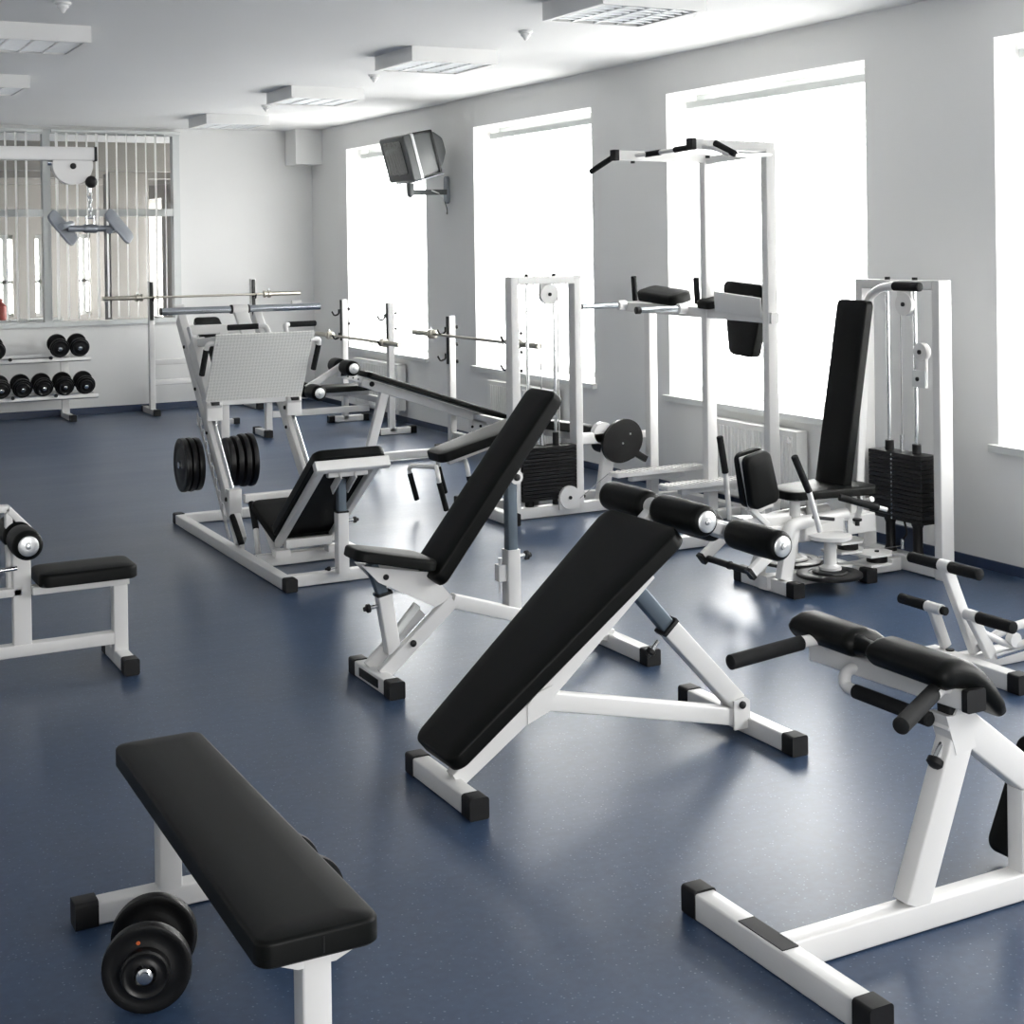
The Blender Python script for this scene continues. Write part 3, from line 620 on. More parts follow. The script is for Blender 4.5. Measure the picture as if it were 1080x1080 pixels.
# ------------------------------------------------------------------ leg press
s = thing('leg_press', 'white inclined leg press with large tread foot plate, chrome top bar and black seat', 'exercise machine', (2.8, 8.3, 0))
c = 2.81
for x in (2.505, 3.105): M().bar((x, 7.275, .034), (x, 9.47, .034), .06, .062).done('base_rail', WHITE, s)
M().bar((2.53, 7.375, .034), (3.08, 7.375, .034), .06, .062).done('cross_rail', WHITE, s)
M().bar((2.53, 9.44, .034), (3.08, 9.44, .034), .06, .062).done('cross_rail', WHITE, s)
M().bar((2.53, 7.93, .037), (3.08, 7.93, .037), .06, .066).done('cross_rail', WHITE, s)
for x in (2.505, 3.105):
    foot_cap(s, (x, 7.28, .036), (0, -1, 0), .066, .07); foot_cap(s, (x, 9.47, .036), (0, 1, 0), .066, .07)
for x in (2.55, 3.06):                                   # inclined rails with chrome guide rods
    M().bar((x, 8.27, .085), (x, 9.50, 1.335), .055, .085).done('slide_rail', WHITE, s)
    M().cyl((x+.0, 8.40, .335), (x, 9.33, 1.28), .013).done('guide_rod', CHROME, s)
    M().box((x-.04, 8.36, .22), (x+.04, 8.43, .375), .008).done('stop_block', WHITE, s)
    bolt(s, (x-.04, 8.41, .315), (-1, 0, 0), .014)
    for k in (.46, .66, .86): bolt(s, (x-.028, 8.27+1.23*k, .085+1.25*k), (-1, 0, 0), .011)
M().bar((c, 9.44, .06), (c, 9.46, 1.24), .06, .07, up=(0, 1, 0)).done('rear_post', WHITE, s)
M().bar((2.58, 9.46, 1.26), (3.03, 9.46, 1.26), .06, .06).done('top_cross_bar', WHITE, s)
M().cyl((2.30, 9.05, 1.405), (3.345, 9.05, 1.405), .0225, n=28).done('load_bar', TUBEC, s)
for a, b_ in ((2.298, 2.306), (2.745, 2.757), (2.855, 2.867)): M().cyl((a, 9.05, 1.405), (b_, 9.05, 1.405), .0285 if a > 2.4 else .0235).done('bar_ring', RUBBER, s)
M().cyl((2.757, 9.05, 1.405), (2.855, 9.05, 1.405), .03).done('bar_sleeve', WHITE, s)
for x in (2.42, 3.19): M().cyl((x-.03, 9.07, 1.43), (x+.03, 9.07, 1.43), .018).done('bar_stop', WHITE, s)
M().bar((c, 9.04, 1.38), (c, 8.88, 1.24), .09, .03, up=(0, 1, 0)).done('bar_bracket', WHITE, s)
# foot plate carriage
p0, p1 = V((c-.01, 8.765, .862)), V((c-.01, 8.515, 1.278)); u = (p1-p0).normalized(); n = V((0, -u.z, u.y))
M().bar(p0, p1, .615, .012, up=n, r=.003).done('foot_plate', TREAD, s)
M().bar(p0 + u*.03 - n*.04, p0 + u*.03 - n*.04 + V((.001, 0, 0)), .05, .05) .done('carriage_stub', WHITE, s)
M().bar((2.55, 8.80, .855), (3.06, 8.80, .855), .05, .055).done('carriage_beam', WHITE, s)
M().bar((2.55, 8.60, 1.245), (3.06, 8.60, 1.245), .04, .04).done('carriage_beam', WHITE, s)
for x in (2.55, 3.06):
    M().bar((x, 8.78, .80), (x, 9.14, 1.20), .085, .10).done('carriage_side', WHITE, s)
    M().box((x-.05, 8.76, .74), (x+.05, 8.84, .86), .01).done('carriage_foot', WHITE, s)
    M().bar((x, 8.62, 1.24), (x, 9.06, 1.20), .04, .05).done('carriage_stay', WHITE, s)
    M().box((x-.025, 8.735, .835), (x+.025, 8.78, .855), .004).done('bumper', RUBBER, s)
bolt(s, (3.005, 8.78, .79), (-1, 0, 0), .013)
for pts, g in (([(2.52, 8.55, 1.225), (2.46, 8.58, 1.225), (2.455, 8.60, 1.18)], (2.435, 8.63, 1.03)), ([(3.09, 8.55, 1.225), (3.165, 8.58, 1.225), (3.165, 8.60, 1.18)], (3.14, 8.63, 1.03)),
               ([(2.83, 8.54, 1.27), (2.83, 8.60, 1.315), (2.78, 8.62, 1.315)], (2.60, 8.64, 1.312)), ([(2.94, 8.54, 1.27), (2.95, 8.60, 1.318), (2.985, 8.62, 1.318)], (3.165, 8.64, 1.318))):
    tu = M().rod(pts, .0155, .03).done('grip_tube', WHITE, s); grip(s, V(pts[-1]) - (V(g)-V(pts[-1])).normalized()*.01, g, .0175, tu)
rk = M(); rk.bar((2.50, 8.33, .10), (2.50, 8.98, .76), .006, .035)
for k in range(9):
    y, z = 8.40 + k*.065, .17 + k*.066; rk.bar((2.50, y, z), (2.50, y-.012, z+.05), .006, .03)
rk.done('safety_rack', WHITE, s)
# seat
q0, q1 = V((2.805, 7.88, .14)), V((2.805, 7.125, .685)); u = (q1-q0).normalized(); n = V((0, u.z, -u.y))
M().pad((q0+q1)/2 + n*.022 + u*.01, u, n, .90, .40, .055, r=.05).done('backrest_pad', BLACKP, s)
for x in (2.65, 2.96): M().bar(V((x, q0.y, q0.z)) - u*.02, V((x, q1.y, q1.z)) - u*.04, .04, .04).done('backrest_rail', WHITE, s)
M().bar((2.60, 7.145, .655), (3.01, 7.145, .655), .045, .058, up=(0, .57, .82)).done('backrest_top_bar', WHITE, s)
M().bar((2.67, 7.84, .135), (2.94, 7.84, .135), .05, .05).done('backrest_low_bar', WHITE, s)
for x in (2.65, 2.96): M().box((x-.045, 7.81, .068), (x+.045, 7.88, .105), .006).done('hinge_block', WHITE, s)
M().pad((2.805, 8.07, .20), (0, 1, .42), (0, -.42, 1), .42, .36, .05, W2=.41, r=.05).done('seat_pad', BLACKP, s)
M().bar((2.66, 7.94, .06), (2.66, 8.26, .30), .04, .05).done('seat_rail', WHITE, s); M().bar((2.95, 7.94, .06), (2.95, 8.26, .30), .04, .05).done('seat_rail', WHITE, s)
M().bar((2.58, 8.29, .33), (3.03, 8.29, .33), .05, .05).done('seat_cross_bar', WHITE, s)
M().bar((2.805, 7.31, .062), (2.805, 7.31, .385), .062, .062, up=(0, 1, 0)).done('back_post', WHITE, s)
M().bar((2.805, 7.31, .38), (2.805, 7.31, .56), .046, .046, up=(0, 1, 0)).done('back_inner_tube', BLUET, s)
M().bar((2.805, 7.31, .383), (2.805, 7.31, .391), .066, .066, up=(0, 1, 0)).done('post_collar', RUBBER, s)
for x in (2.762, 2.846): M().bar((x, 7.33, .50), (x, 7.20, .60), .008, .05).done('pivot_ear', WHITE, s)
M().bar((2.70, 7.23, .60), (2.92, 7.23, .60), .04, .03).done('pivot_bar', WHITE, s)
knob(s, (2.836, 7.31, .335), (1, 0, 0), .017); knob(s, (2.775, 7.31, .09), (-1, 0, 0), .012)
for pts, g in (([(2.60, 8.10, .03), (2.59, 8.09, .10), (2.60, 8.14, .175)], (2.615, 8.27, .31)), ([(2.535, 8.20, .06), (2.53, 8.19, .085)], (2.53, 8.37, .225))):
    tu = M().rod(pts, .015, .03).done('grip_tube', WHITE, s); grip(s, pts[-1], g, .018, tu)
# storage pegs and their plates
M().cyl((2.375, 8.97, .455), (2.53, 8.97, .455), .020).done('plate_peg', CHROME, s)
M().cyl((2.60, 8.97, .455), (2.885, 8.97, .455), .020).done('plate_peg', CHROME, s)
M().bar((2.60, 8.97, .455), (2.60, 9.02, .80), .04, .04, up=(0, 1, 0)).done('peg_bracket', WHITE, s)
def big_plate(label, x, y, z, R, th, group):
    t = M().lathe((x, y, z), (1, 0, 0), plate_prof(R, th), 56, closed=True).done('weight_plate', IRON, loc=(x, y, z), label=label, cat='weight plate', group=group, sharp=50); return t
for k, (x, R) in enumerate(((2.385, .168), (2.427, .168), (2.469, .165))):
    big_plate(['black weight plate on the left peg of the leg press, outermost', 'black weight plate on the left peg of the leg press, middle of three', 'black weight plate on the left peg of the leg press, innermost against the rail'][k], x, 8.97, .455, R, .036, 'plates on the left peg of the leg press')
for k, (x, R) in enumerate(((2.668, .150), (2.716, .158), (2.764, .168), (2.812, .168))):
    big_plate(['black weight plate on the middle peg of the leg press, first from the left', 'black weight plate on the middle peg of the leg press, second from the left', 'black weight plate on the middle peg of the leg press, third from the left', 'black weight plate on the middle peg of the leg press, last on the right'][k], x, 8.97, .455, R, .036, 'plates on the middle peg of the leg press')

# ------------------------------------------------------------------ leg curl machine with its weight column
s = thing('leg_curl_machine', 'white leg curl machine with a black cam disc and tall weight stack column, mid room', 'exercise machine', (4.65, 8.4, 0))
for x in (4.42, 4.892): M().bar((x, 8.40, .02), (x, 8.40, 1.58), .09, .055, up=(1, 0, 0)).done('upright', WHITE, s)
M().bar((4.448, 8.40, 1.553), (4.865, 8.40, 1.553), .09, .052).done('top_beam', WHITE, s)
M().bar((4.36, 8.39, .043), (5.12, 8.39, .043), .07, .07).done('base_rail', WHITE, s)
M().bar((4.32, 8.22, .040), (4.32, 9.0, .040), .07, .07).done('foot_bar', WHITE, s)
foot_cap(s, (4.32, 8.225, .042), (0, -1, 0), .077, .078); foot_cap(s, (4.32, 9.0, .042), (0, 1, 0), .077, .078)
for x in (4.53, 4.735):
    M().cyl((x, 8.40, .08), (x, 8.40, 1.53), .011).done('guide_rod', CHROME, s); M().cyl((x, 8.40, 1.578), (x, 8.40, 1.597), .014, n=16).done('rod_cap', RUBBER, s)
    M().cyl((x, 8.40, .07), (x, 8.40, .12), .03).done('buffer', RUBBER, s)
stack(s, 4.455, 4.857, 8.34, 8.47, .118, .468, 15, 0)
for x in (4.53, 4.735): M().cyl((x, 8.40, .468), (x, 8.40, .55), .022).done('stack_bushing', RUBBER, s)
M().cyl((4.63, 8.40, .468), (4.63, 8.40, .57), .012).done('stem', CHROME, s)
M().cyl((4.63, 8.40, .57), (4.63, 8.40, 1.42), .0035, n=8).done('cable', CABLEM, s)
M().cyl((4.735, 8.355, .14), (4.735, 8.355, 1.44), .004, n=8).done('cable', CABLEM, s)
pulley_guard(s, 4.685, 8.385, 1.46, .066, (0, 1, 0)); M().box((4.62, 8.375, 1.46), (4.68, 8.396, 1.53)).done('pulley_bracket', WHITE, s)
pulley_guard(s, 4.79, 8.335, .125, .075, (0, 1, 0)); M().box((4.715, 8.325, .05), (4.865, 8.346, .125)).done('pulley_bracket', WHITE, s)
M().cyl((4.80, 8.34, .06), (5.10, 8.345, .25), .003, n=8).done('cable', CABLEM, s)
bolt(s, (4.925, 8.37, .06), (1, 0, 0), .012); bolt(s, (4.925, 8.37, .115), (1, 0, 0), .012)
M().bar((4.92, 8.42, .49), (5.35, 8.42, .475), .06, .072).done('cross_beam', WHITE, s)
M().bar((5.09, 8.42, .05), (5.16, 8.42, .47), .055, .085, up=(1, 0, 0)).done('cam_post', WHITE, s)
M().lathe((5.10, 8.39, .515), (0, 1, 0), [(0, .075), (.05, .075)], 32).done('bearing_housing', WHITE, s)
pts = []
for k in range(48):
    a = 2*math.pi*k/48; r = .150 + .022*math.cos(a - math.radians(35)) + .012*math.cos(2*(a - math.radians(30))); pts.append(V((5.205 + r*math.cos(a), 8.35, .445 + r*math.sin(a))))
M().loft([pts, [p + V((0, .026, 0)) for p in pts]]).done('cam_disc', IRON, s)
for x, z in ((5.22, .445), (5.28, .505)): M().lathe((x, 8.35, z), (0, -1, 0), [(0, .009), (.006, .007)], 12).done('disc_bolt', CHROME, s)
M().bar((5.30, 8.38, .39), (5.42, 8.38, .32), .04, .045).done('lever_arm', IRON, s)
M().lathe((5.545, 8.53, .47), (0, -1, 0), [(0, .04), (.03, .04), (.034, .03)], 24).done('pivot_hub', WHITE, s)
M().bar((5.33, 8.50, .475), (5.545, 8.51, .47), .025, .05).done('pivot_arm', WHITE, s)
roller(s, (5.40, 8.52, .36), (5.40, 8.98, .36), .06)
cyy = 8.745
for x0, z0, x1, z1, L_, nm in ((4.02, .375, 4.70, .555, .72, 'bench_pad'), (4.70, .56, 5.28, .45, .60, 'bench_pad')):
    q0, q1 = V((x0, cyy, z0)), V((x1, cyy, z1)); u = (q1-q0).normalized(); n = V((-u.z, 0, u.x))
    M().pad((q0+q1)/2, u, n, L_, .27 if x0 < 4.5 else .34, .06, W2=.34 if x0 < 4.5 else .34, r=.06).done(nm, BLACKP, s)
    M().bar(q0 + u*.08 - n*.025, q1 - n*.025, .06, .05).done('pad_rail', WHITE, s)
M().bar((4.75, cyy, .0), (4.75, cyy, .50), .06, .06, up=(1, 0, 0)).done('bench_post', WHITE, s)
M().bar((4.33, cyy, .042), (5.30, cyy, .042), .06, .068).done('base_rail', WHITE, s)
M().bar((5.13, 8.44, .46), (5.13, 8.72, .46), .05, .05).done('cam_axle_housing', WHITE, s)
for y in (8.50, 8.965):
    sg = -1 if y < cyy else 1
    for x, z, zz in ((3.925, .315, .29), (4.135, .345, .315)):
        tu = M().rod([(x+.10, cyy, z+.02), (x+.01, y-.03*sg, z+.012), (x, y, z-.005), (x+.008, y, zz-.03)], .015, .05).done('handle_tube', WHITE, s)
        grip(s, (x+.005, y, zz-.015), (x+.055, y, zz-.20), .018, tu)

# ------------------------------------------------------------------ chin-up and dip tower
s = thing('chin_up_tower', 'tall white chin-up and dip tower with chrome bars, in front of the third window', 'exercise machine', (5.4, 7.75, 0))
for y in (7.10, 7.74): M().bar((5.50, y, .04), (5.50, y, 2.345), .075, .06, up=(0, 1, 0)).done('tall_post', WHITE, s)
M().bar((5.50, 8.42, .04), (5.50, 8.42, 1.33), .065, .065, up=(0, 1, 0)).done('short_post', WHITE, s)
M().bar((4.73, 7.10, .04), (5.78, 7.10, .04), .07, .07).done('base_rail', WHITE, s)
M().bar((5.40, 8.42, .04), (5.78, 8.42, .04), .07, .07).done('base_rail', WHITE, s)
M().bar((5.745, 7.1, .04), (5.745, 8.42, .04), .07, .06).done('base_rail', WHITE, s)
M().bar((5.50, 7.70, .04), (5.745, 7.74, .04), .06, .06).done('base_rail', WHITE, s)
foot_cap(s, (4.74, 7.10, .042), (-1, 0, 0), .077, .078); foot_cap(s, (5.41, 8.42, .042), (-1, 0, 0), .077, .078)
M().bar((5.53, 7.10, 2.355), (4.94, 7.10, 2.365), .055, .06).done('top_arm', WHITE, s)
M().bar((5.53, 7.74, 2.325), (4.81, 7.74, 2.335), .055, .06).done('top_arm', WHITE, s)
M().bar((4.955, 7.10, 2.365), (4.925, 7.10, 2.365), .063, .068).done('end_cap', RUBBER, s)
M().bar((4.825, 7.74, 2.335), (4.795, 7.74, 2.335), .063, .068).done('end_cap', RUBBER, s)
M().bar((5.50, 7.12, 2.33), (5.50, 7.72, 2.31), .05, .05).done('top_cross_bar', WHITE, s)
tu = M().rod([(4.86, 8.03, 2.27), (4.86, 7.86, 2.33), (4.99, 7.66, 2.338), (4.99, 7.16, 2.352), (5.02, 7.02, 2.345), (5.04, 6.86, 2.29)], .014, .06).done('chin_bar', WHITE, s)
grip(s, (4.865, 7.85, 2.33), (4.80, 8.02, 2.245), .018, tu); grip(s, (4.99, 7.665, 2.338), (4.99, 7.50, 2.342), .018, tu)
grip(s, (4.99, 7.345, 2.347), (4.99, 7.18, 2.352), .018, tu); grip(s, (5.03, 6.99, 2.365), (5.05, 6.82, 2.29), .019, tu)
M().rod([(5.05, 6.83, 2.29), (5.20, 6.90, 2.29), (5.50, 7.08, 2.31)], .013, .06).done('chin_bar_brace', WHITE, s)
for x, y in ((4.93, 7.72), (5.07, 7.12)): M().cyl((x, y, 2.30), (x, y, 2.285), .014, n=14).done('bolt', RUBBER, s)
M().bar((5.50, 7.05, 1.325), (5.50, 8.72, 1.345), .062, .065).done('arm_beam', WHITE, s)
for y in (8.69, 7.95):
    M().lathe((5.47, y, 1.355), (-1, 0, 0), [(0, .034), (.06, .034), (.065, .026)], 24).done('bar_socket', WHITE, s)
    d = M().cyl((5.45, y, 1.355), (5.11, y, 1.355), .019).done('dip_bar', TUBEC, s)
    M().lathe((5.115, y, 1.355), (-1, 0, 0), [(0, .024), (.03, .024), (.033, .018)], 18).done('bar_tip', RUBBER, d)
for y in (8.545, 7.80): g = grip(s, (5.46, y, 1.39), (5.45, y, 1.56), .019)
M().pad((5.50, 8.24, 1.40), (0, -1, -.06), (-.25, 0, .97), .46, .17, .07, r=.05, e=.02).done('elbow_pad', BLACKP, s)
M().pad((5.50, 7.70, 1.375), (0, -1, -.04), (-.2, 0, .97), .16, .15, .055, r=.04, e=.02).done('elbow_pad', BLACKP, s)
M().bar((5.455, 7.60, 1.415), (5.455, 7.13, 1.385), .014, .125, up=(-.12, 0, 1)).done('pad_board', WHITE, s)
M().bar((5.50, 8.24, 1.36), (5.50, 8.24, 1.41), .12, .12, up=(0, 1, 0)).done('pad_bracket', WHITE, s)
M().pad((5.60, 7.43, 1.30), (-.02, .06, -1), (-1, 0, .03), .46, .42, .07, W2=.26, r=.05).done('back_pad', BLACKP, s)
M().bar((5.50, 7.43, 1.34), (5.62, 7.43, 1.34), .10, .04).done('pad_bracket', WHITE, s)
for y, x0, x1 in ((8.30, 5.11, 5.80), (7.70, 5.10, 5.80)):
    m = M(); m.box((x0, y-.06, .235), (x1, y+.05, .262), .004)
    for k in range(17): m.box((x0+.01+k*.041, y-.058, .262), (x0+.03+k*.041, y+.048, .267), .001)
    m.done('step_plate', WHITE, s)
    M().bar((x0+.13, y-.005, .215), (x1-.14, y-.005, .215), .05, .04).done('step_bracket', WHITE, s)

# ------------------------------------------------------------------ racks and benches at the far end
def j_hook(root, x, y, z, d, par):                        # d: the way the hook faces
    d = V(d); M().rod([V((x, y, z+.05)) + d*.02, V((x, y, z)) + d*.02, V((x, y, z-.015)) + d*.07, V((x, y, z+.03)) + d*.095], .009, .02, 10).done('bar_hook', IRON, par)
def hooked_post(root, x, y, h, d, hooks, w=.06):
    d = V(d); po = M().bar((x, y, .03), (x, y, h), w, w, up=(0, 1, 0)).done('upright', WHITE, root)
    sd = (V((x, y, 0)) + d*(w/2 + .004))
    M().bar((sd.x, sd.y, h-.42), (sd.x, sd.y, h-.005), .04 if abs(d.y) > .5 else .008, .04 if abs(d.x) > .5 else .008, up=(0, 1, 0), r=.002).done('hook_strip', IRON, po)
    for z in hooks: j_hook(root, sd.x, sd.y, z, d, po)
    for z in (h-.10, h-.25, h-.40): M().lathe(V((x, y, z)) - d*(w/2), -d, [(0, .006), (.02, .006), (.022, .016), (.032, .016)], 14).done('lock_knob', RUBBER, po)
    return po
def barbell(label, c, d, L=2.2, r=.0125):
    c = V(c); d = V(d).normalized(); t = thing('barbell', label, 'barbell', c, 'empty barbells resting on the racks')
    M().cyl(c - d*(L/2-.42), c + d*(L/2-.42), r, n=18).done('bar_shaft', STEEL, t)
    for sg in (-1, 1):
        dd = d*sg; e0 = c + dd*(L/2-.42)
        M().cyl(e0, c + dd*L/2, .024, n=24).done('bar_sleeve', STEEL, t)
        col = M().lathe(e0 - dd*.01, dd, [(0, .026), (.004, .04), (.022, .04), (.026, .030), (.05, .030), (.054, .042), (.08, .042), (.084, .028)], 24).done('collar', STEEL, t)
        M().cyl(e0 + dd*.055, e0 + dd*.055 + V((0, 0, .06)), .007, n=10).done('collar_screw', CHROME, col)
    return t

# rack against the back wall with incline bench
s = thing('incline_press_rack', 'white barbell rack with an incline bench, standing against the back wall', 'weight rack', (4.5, 15.3, 0))
for x in (3.92, 5.06):
    hooked_post(s, x, 15.83, 1.44, (0, -1, 0), (1.24,))
    M().bar((x, 15.62, .034), (x, 16.18, .034), .06, .062).done('foot_bar', WHITE, s); foot_cap(s, (x, 15.63, .036), (0, -1, 0), .068, .07); foot_cap(s, (x, 16.17, .036), (0, 1, 0), .068, .07)
M().bar((3.95, 15.87, .56), (5.03, 15.87, .56), .05, .06).done('cross_rail', WHITE, s); M().bar((3.95, 15.87, .34), (5.03, 15.87, .34), .05, .06).done('cross_rail', WHITE, s)
M().bar((4.45, 15.87, .34), (4.45, 15.80, .92), .06, .05, up=(0, 1, 0)).done('backrest_post', WHITE, s)
M().bar((4.45, 15.84, .33), (4.45, 14.35, .30), .06, .06).done('main_rail', WHITE, s)
q0, q1 = V((4.45, 14.75, .47)), V((4.45, 15.60, 1.0)); u = (q1-q0).normalized(); M().pad((q0+q1)/2, u, (0, -u.z, u.y), 1.0, .28, .06, r=.05).done('backrest_pad', BLACKP, s)
M().pad((4.45, 14.40, .43), (0, 1, 0), (0, 0, 1), .45, .30, .055, r=.05).done('seat_pad', BLACKP, s); M().bar((4.45, 14.40, .31), (4.45, 14.40, .43), .06, .06, up=(0, 1, 0)).done('seat_post', WHITE, s)
M().bar((4.05, 14.55, .034), (4.42, 14.45, .034), .05, .05).done('side_foot', WHITE, s); M().bar((4.30, 14.5, .04), (4.20, 14.62, .30), .05, .05, up=(0, 1, 0)).done('side_brace', WHITE, s); foot_cap(s, (4.43, 14.45, .036), (1, 0, 0), .06, .06)
barbell('empty barbell on the highest rack, lying along the back wall', (4.49, 15.76, 1.27), (1, 0, 0), 2.2)

# middle rack with flat bench
s = thing('flat_press_rack', 'white barbell rack with a flat bench under the farthest window', 'weight rack', (5.2, 13.4, 0))
for y in (14.02, 12.82):
    hooked_post(s, 5.44, y, 1.25, (-1, 0, 0), (.86, 1.10))
    M().bar((5.27, y, .034), (5.67, y, .034), .06, .062).done('foot_bar', WHITE, s); foot_cap(s, (5.28, y, .036), (-1, 0, 0), .068, .07); foot_cap(s, (5.66, y, .036), (1, 0, 0), .068, .07)
M().bar((5.46, 12.85, .30), (5.46, 13.99, .30), .05, .06).done('cross_rail', WHITE, s)
M().bar((5.44, 13.4, .20), (4.455, 13.4, .20), .06, .06).done('main_rail', WHITE, s)
M().bar((4.42, 13.4, .034), (4.42, 13.4, .38), .062, .062, up=(1, 0, 0)).done('front_post', WHITE, s)
M().bar((4.37, 13.23, .034), (4.37, 13.62, .034), .062, .06).done('foot_bar', WHITE, s); foot_cap(s, (4.37, 13.25, .036), (0, -1, 0), .07, .07); foot_cap(s, (4.37, 13.6, .036), (0, 1, 0), .07, .07)
M().pad((4.90, 13.4, .385), (1, 0, 0), (0, 0, 1), 1.20, .28, .055, r=.05).done('bench_pad', BLACKP, s)
M().bar((4.42, 13.4, .36), (5.44, 13.4, .36), .05, .05).done('pad_rail', WHITE, s)
barbell('empty barbell on the middle rack, partly behind the leg press foot plate', (5.37, 13.53, .875), (0, 1, 0), 2.2)

# near rack with decline bench and leg rollers
s = thing('decline_press_rack', 'white barbell rack with a sloping black bench and leg rollers, behind the leg curl machine', 'weight rack', (5.0, 11.15, 0))
for y in (11.52, 10.33):
    hooked_post(s, 5.46, y, 1.175, (-1, 0, 0), (.80, 1.03))
    M().bar((5.32, y, .034), (5.72, y, .034), .06, .062).done('foot_bar', WHITE, s); foot_cap(s, (5.33, y, .036), (-1, 0, 0), .068, .07); foot_cap(s, (5.71, y, .036), (1, 0, 0), .068, .07)
for z in (.34, .14): M().bar((5.48, 10.36, z), (5.48, 11.49, z), .05, .05).done('cross_rail', WHITE, s)
yc = 11.12
q0, q1 = V((4.47, yc, .735)), V((5.77, yc, .285)); q1 = V((5.44, yc, .40)) + (q1-q0)*0; u = (q1-q0).normalized(); n = V((-u.z, 0, u.x))
M().pad((q0+q1)/2 + u*.15, u, n, 1.34, .28, .042, W2=.28, r=.045, e=.012).done('bench_pad', BLACKP, s)
M().bar(q0 - n*.05 + u*.0, q1 - n*.05 + u*.18, .06, .075).done('bench_rail', WHITE, s)
bolt(s, q0 + u*.07 + V((0, -.031, -.045)), (0, -1, 0), .022)
M().bar((4.66, yc, .60), (4.50, yc, .05), .055, .075, up=(1, 0, 0)).done('front_leg', WHITE, s)
M().bar((4.50, 10.92, .034), (4.50, 11.33, .034), .062, .06).done('foot_bar', WHITE, s)
M().bar((4.50, yc+.12, .045), (5.44, yc+.12, .045), .06, .065).done('base_rail', WHITE, s)
M().lathe((5.50, yc-.03, .285), (0, 1, 0), [(0, .06), (.06, .06)], 24).done('pivot_plate', WHITE, s)
for dx in (-.03, .03): bolt(s, (5.48+dx*1.3, yc-.032, .255), (0, -1, 0), .012)
M().bar((5.46, yc, .28), (5.46, yc, .05), .05, .05, up=(1, 0, 0)).done('rear_leg', WHITE, s)
M().bar((4.46, yc, .70), (4.25, yc, .765), .03, .05, up=(0, 0, 1)).done('adjusting_bar', WHITE, s)
for k in range(4): M().cyl((4.29+k*.045, yc-.016, .753-k*.014), (4.29+k*.045, yc-.019, .753-k*.014), .007, n=10).done('hole_plug', IRON, s)
M().bar((4.31, yc+.03, .83), (4.00, yc+.03, .66), .04, .05).done('roller_arm', WHITE, s); M().bar((4.30, yc, .74), (4.30, yc+.02, .83), .045, .05, up=(1, 0, 0)).done('roller_bracket', RUBBER, s)
for (x, z), (ya, yb, yc1, yd) in (((4.32, .815), (10.93, 11.13, 11.20, 11.38)), ((4.03, .635), (10.93, 11.14, 11.20, 11.38))):
    M().cyl((x, yb-.02, z), (x, yc1+.02, z), .028).done('roller_hub', WHITE, s); roller(s, (x, yb, z), (x, ya, z), .062); roller(s, (x, yc1, z), (x, yd, z), .062)
barbell('empty barbell on the near rack, running behind the weight stack column', (5.37, 10.93, 1.01), (0, 1, 0), 2.35)

# ------------------------------------------------------------------ dumbbell rack
s = thing('dumbbell_rack', 'white two-tier dumbbell rack against the back wall, cut off at the left', 'rack', (2.2, 15.9, 0))
for x in (1.25, 3.05):
    M().bar((x, 15.66, .032), (x, 16.20, .032), .06, .058).done('foot_bar', WHITE, s); foot_cap(s, (x, 15.67, .034), (0, -1, 0), .07, .068); foot_cap(s, (x, 16.20, .034), (0, 1, 0), .07, .068)
    M().bar((x, 16.06, .05), (x, 16.12, .75), .08, .05, up=(0, 1, 0)).done('side_post', WHITE, s)
for z, x1 in ((.25, 3.32), (.645, 3.25)):
    M().bar((.9, 15.72, z), (x1, 15.72, z), .05, .035, up=(0, .3, 1)).done('shelf_front', WHITE, s)
    M().bar((.9, 15.97, z+.03), (x1, 15.97, z+.03), .05, .035, up=(0, .3, 1)).done('shelf_back', WHITE, s)
    M().bar((1.25, 15.72, z-.005), (1.25, 16.07, z+.02), .04, .03).done('shelf_arm', WHITE, s); M().bar((3.05, 15.72, z-.005), (3.05, 16.07, z+.02), .04, .03).done('shelf_arm', WHITE, s)
    for x in ((2.45, 2.88) if z < .5 else (2.43, 2.835)): M().cyl((x, 15.69, z+.03), (x, 15.66, z+.03), .018, n=16).done('divider_stud', RUBBER, s)
dv = (0, -1, -.25)
for k, x in enumerate((3.20, 2.985, 2.77, 2.56, 2.345)):
    make_dumbbell(['black dumbbell on the lower rack shelf, at its right end', 'black dumbbell on the lower rack shelf, second from the right', 'black dumbbell on the lower rack shelf, third from the right', 'black dumbbell on the lower rack shelf, fourth from the right', 'black dumbbell on the lower rack shelf, cut by the left edge'][k],
        (x, 15.835, .39), dv, [(.102, .03), (.090 - .004*(k % 2), .026), (.07, .02)], gap=.13, group='dumbbells on the lower shelf of the rack')
for k, x in enumerate((3.145, 2.94, 2.30)):
    make_dumbbell(['black dumbbell on the upper rack shelf, at its right end', 'black dumbbell on the upper rack shelf, second from the right', 'black dumbbell on the upper rack shelf, cut by the left edge'][k],
        (x, 15.835, .79), dv, [(.102, .03), (.088, .026)], gap=.14, group='dumbbells on the upper shelf of the rack')

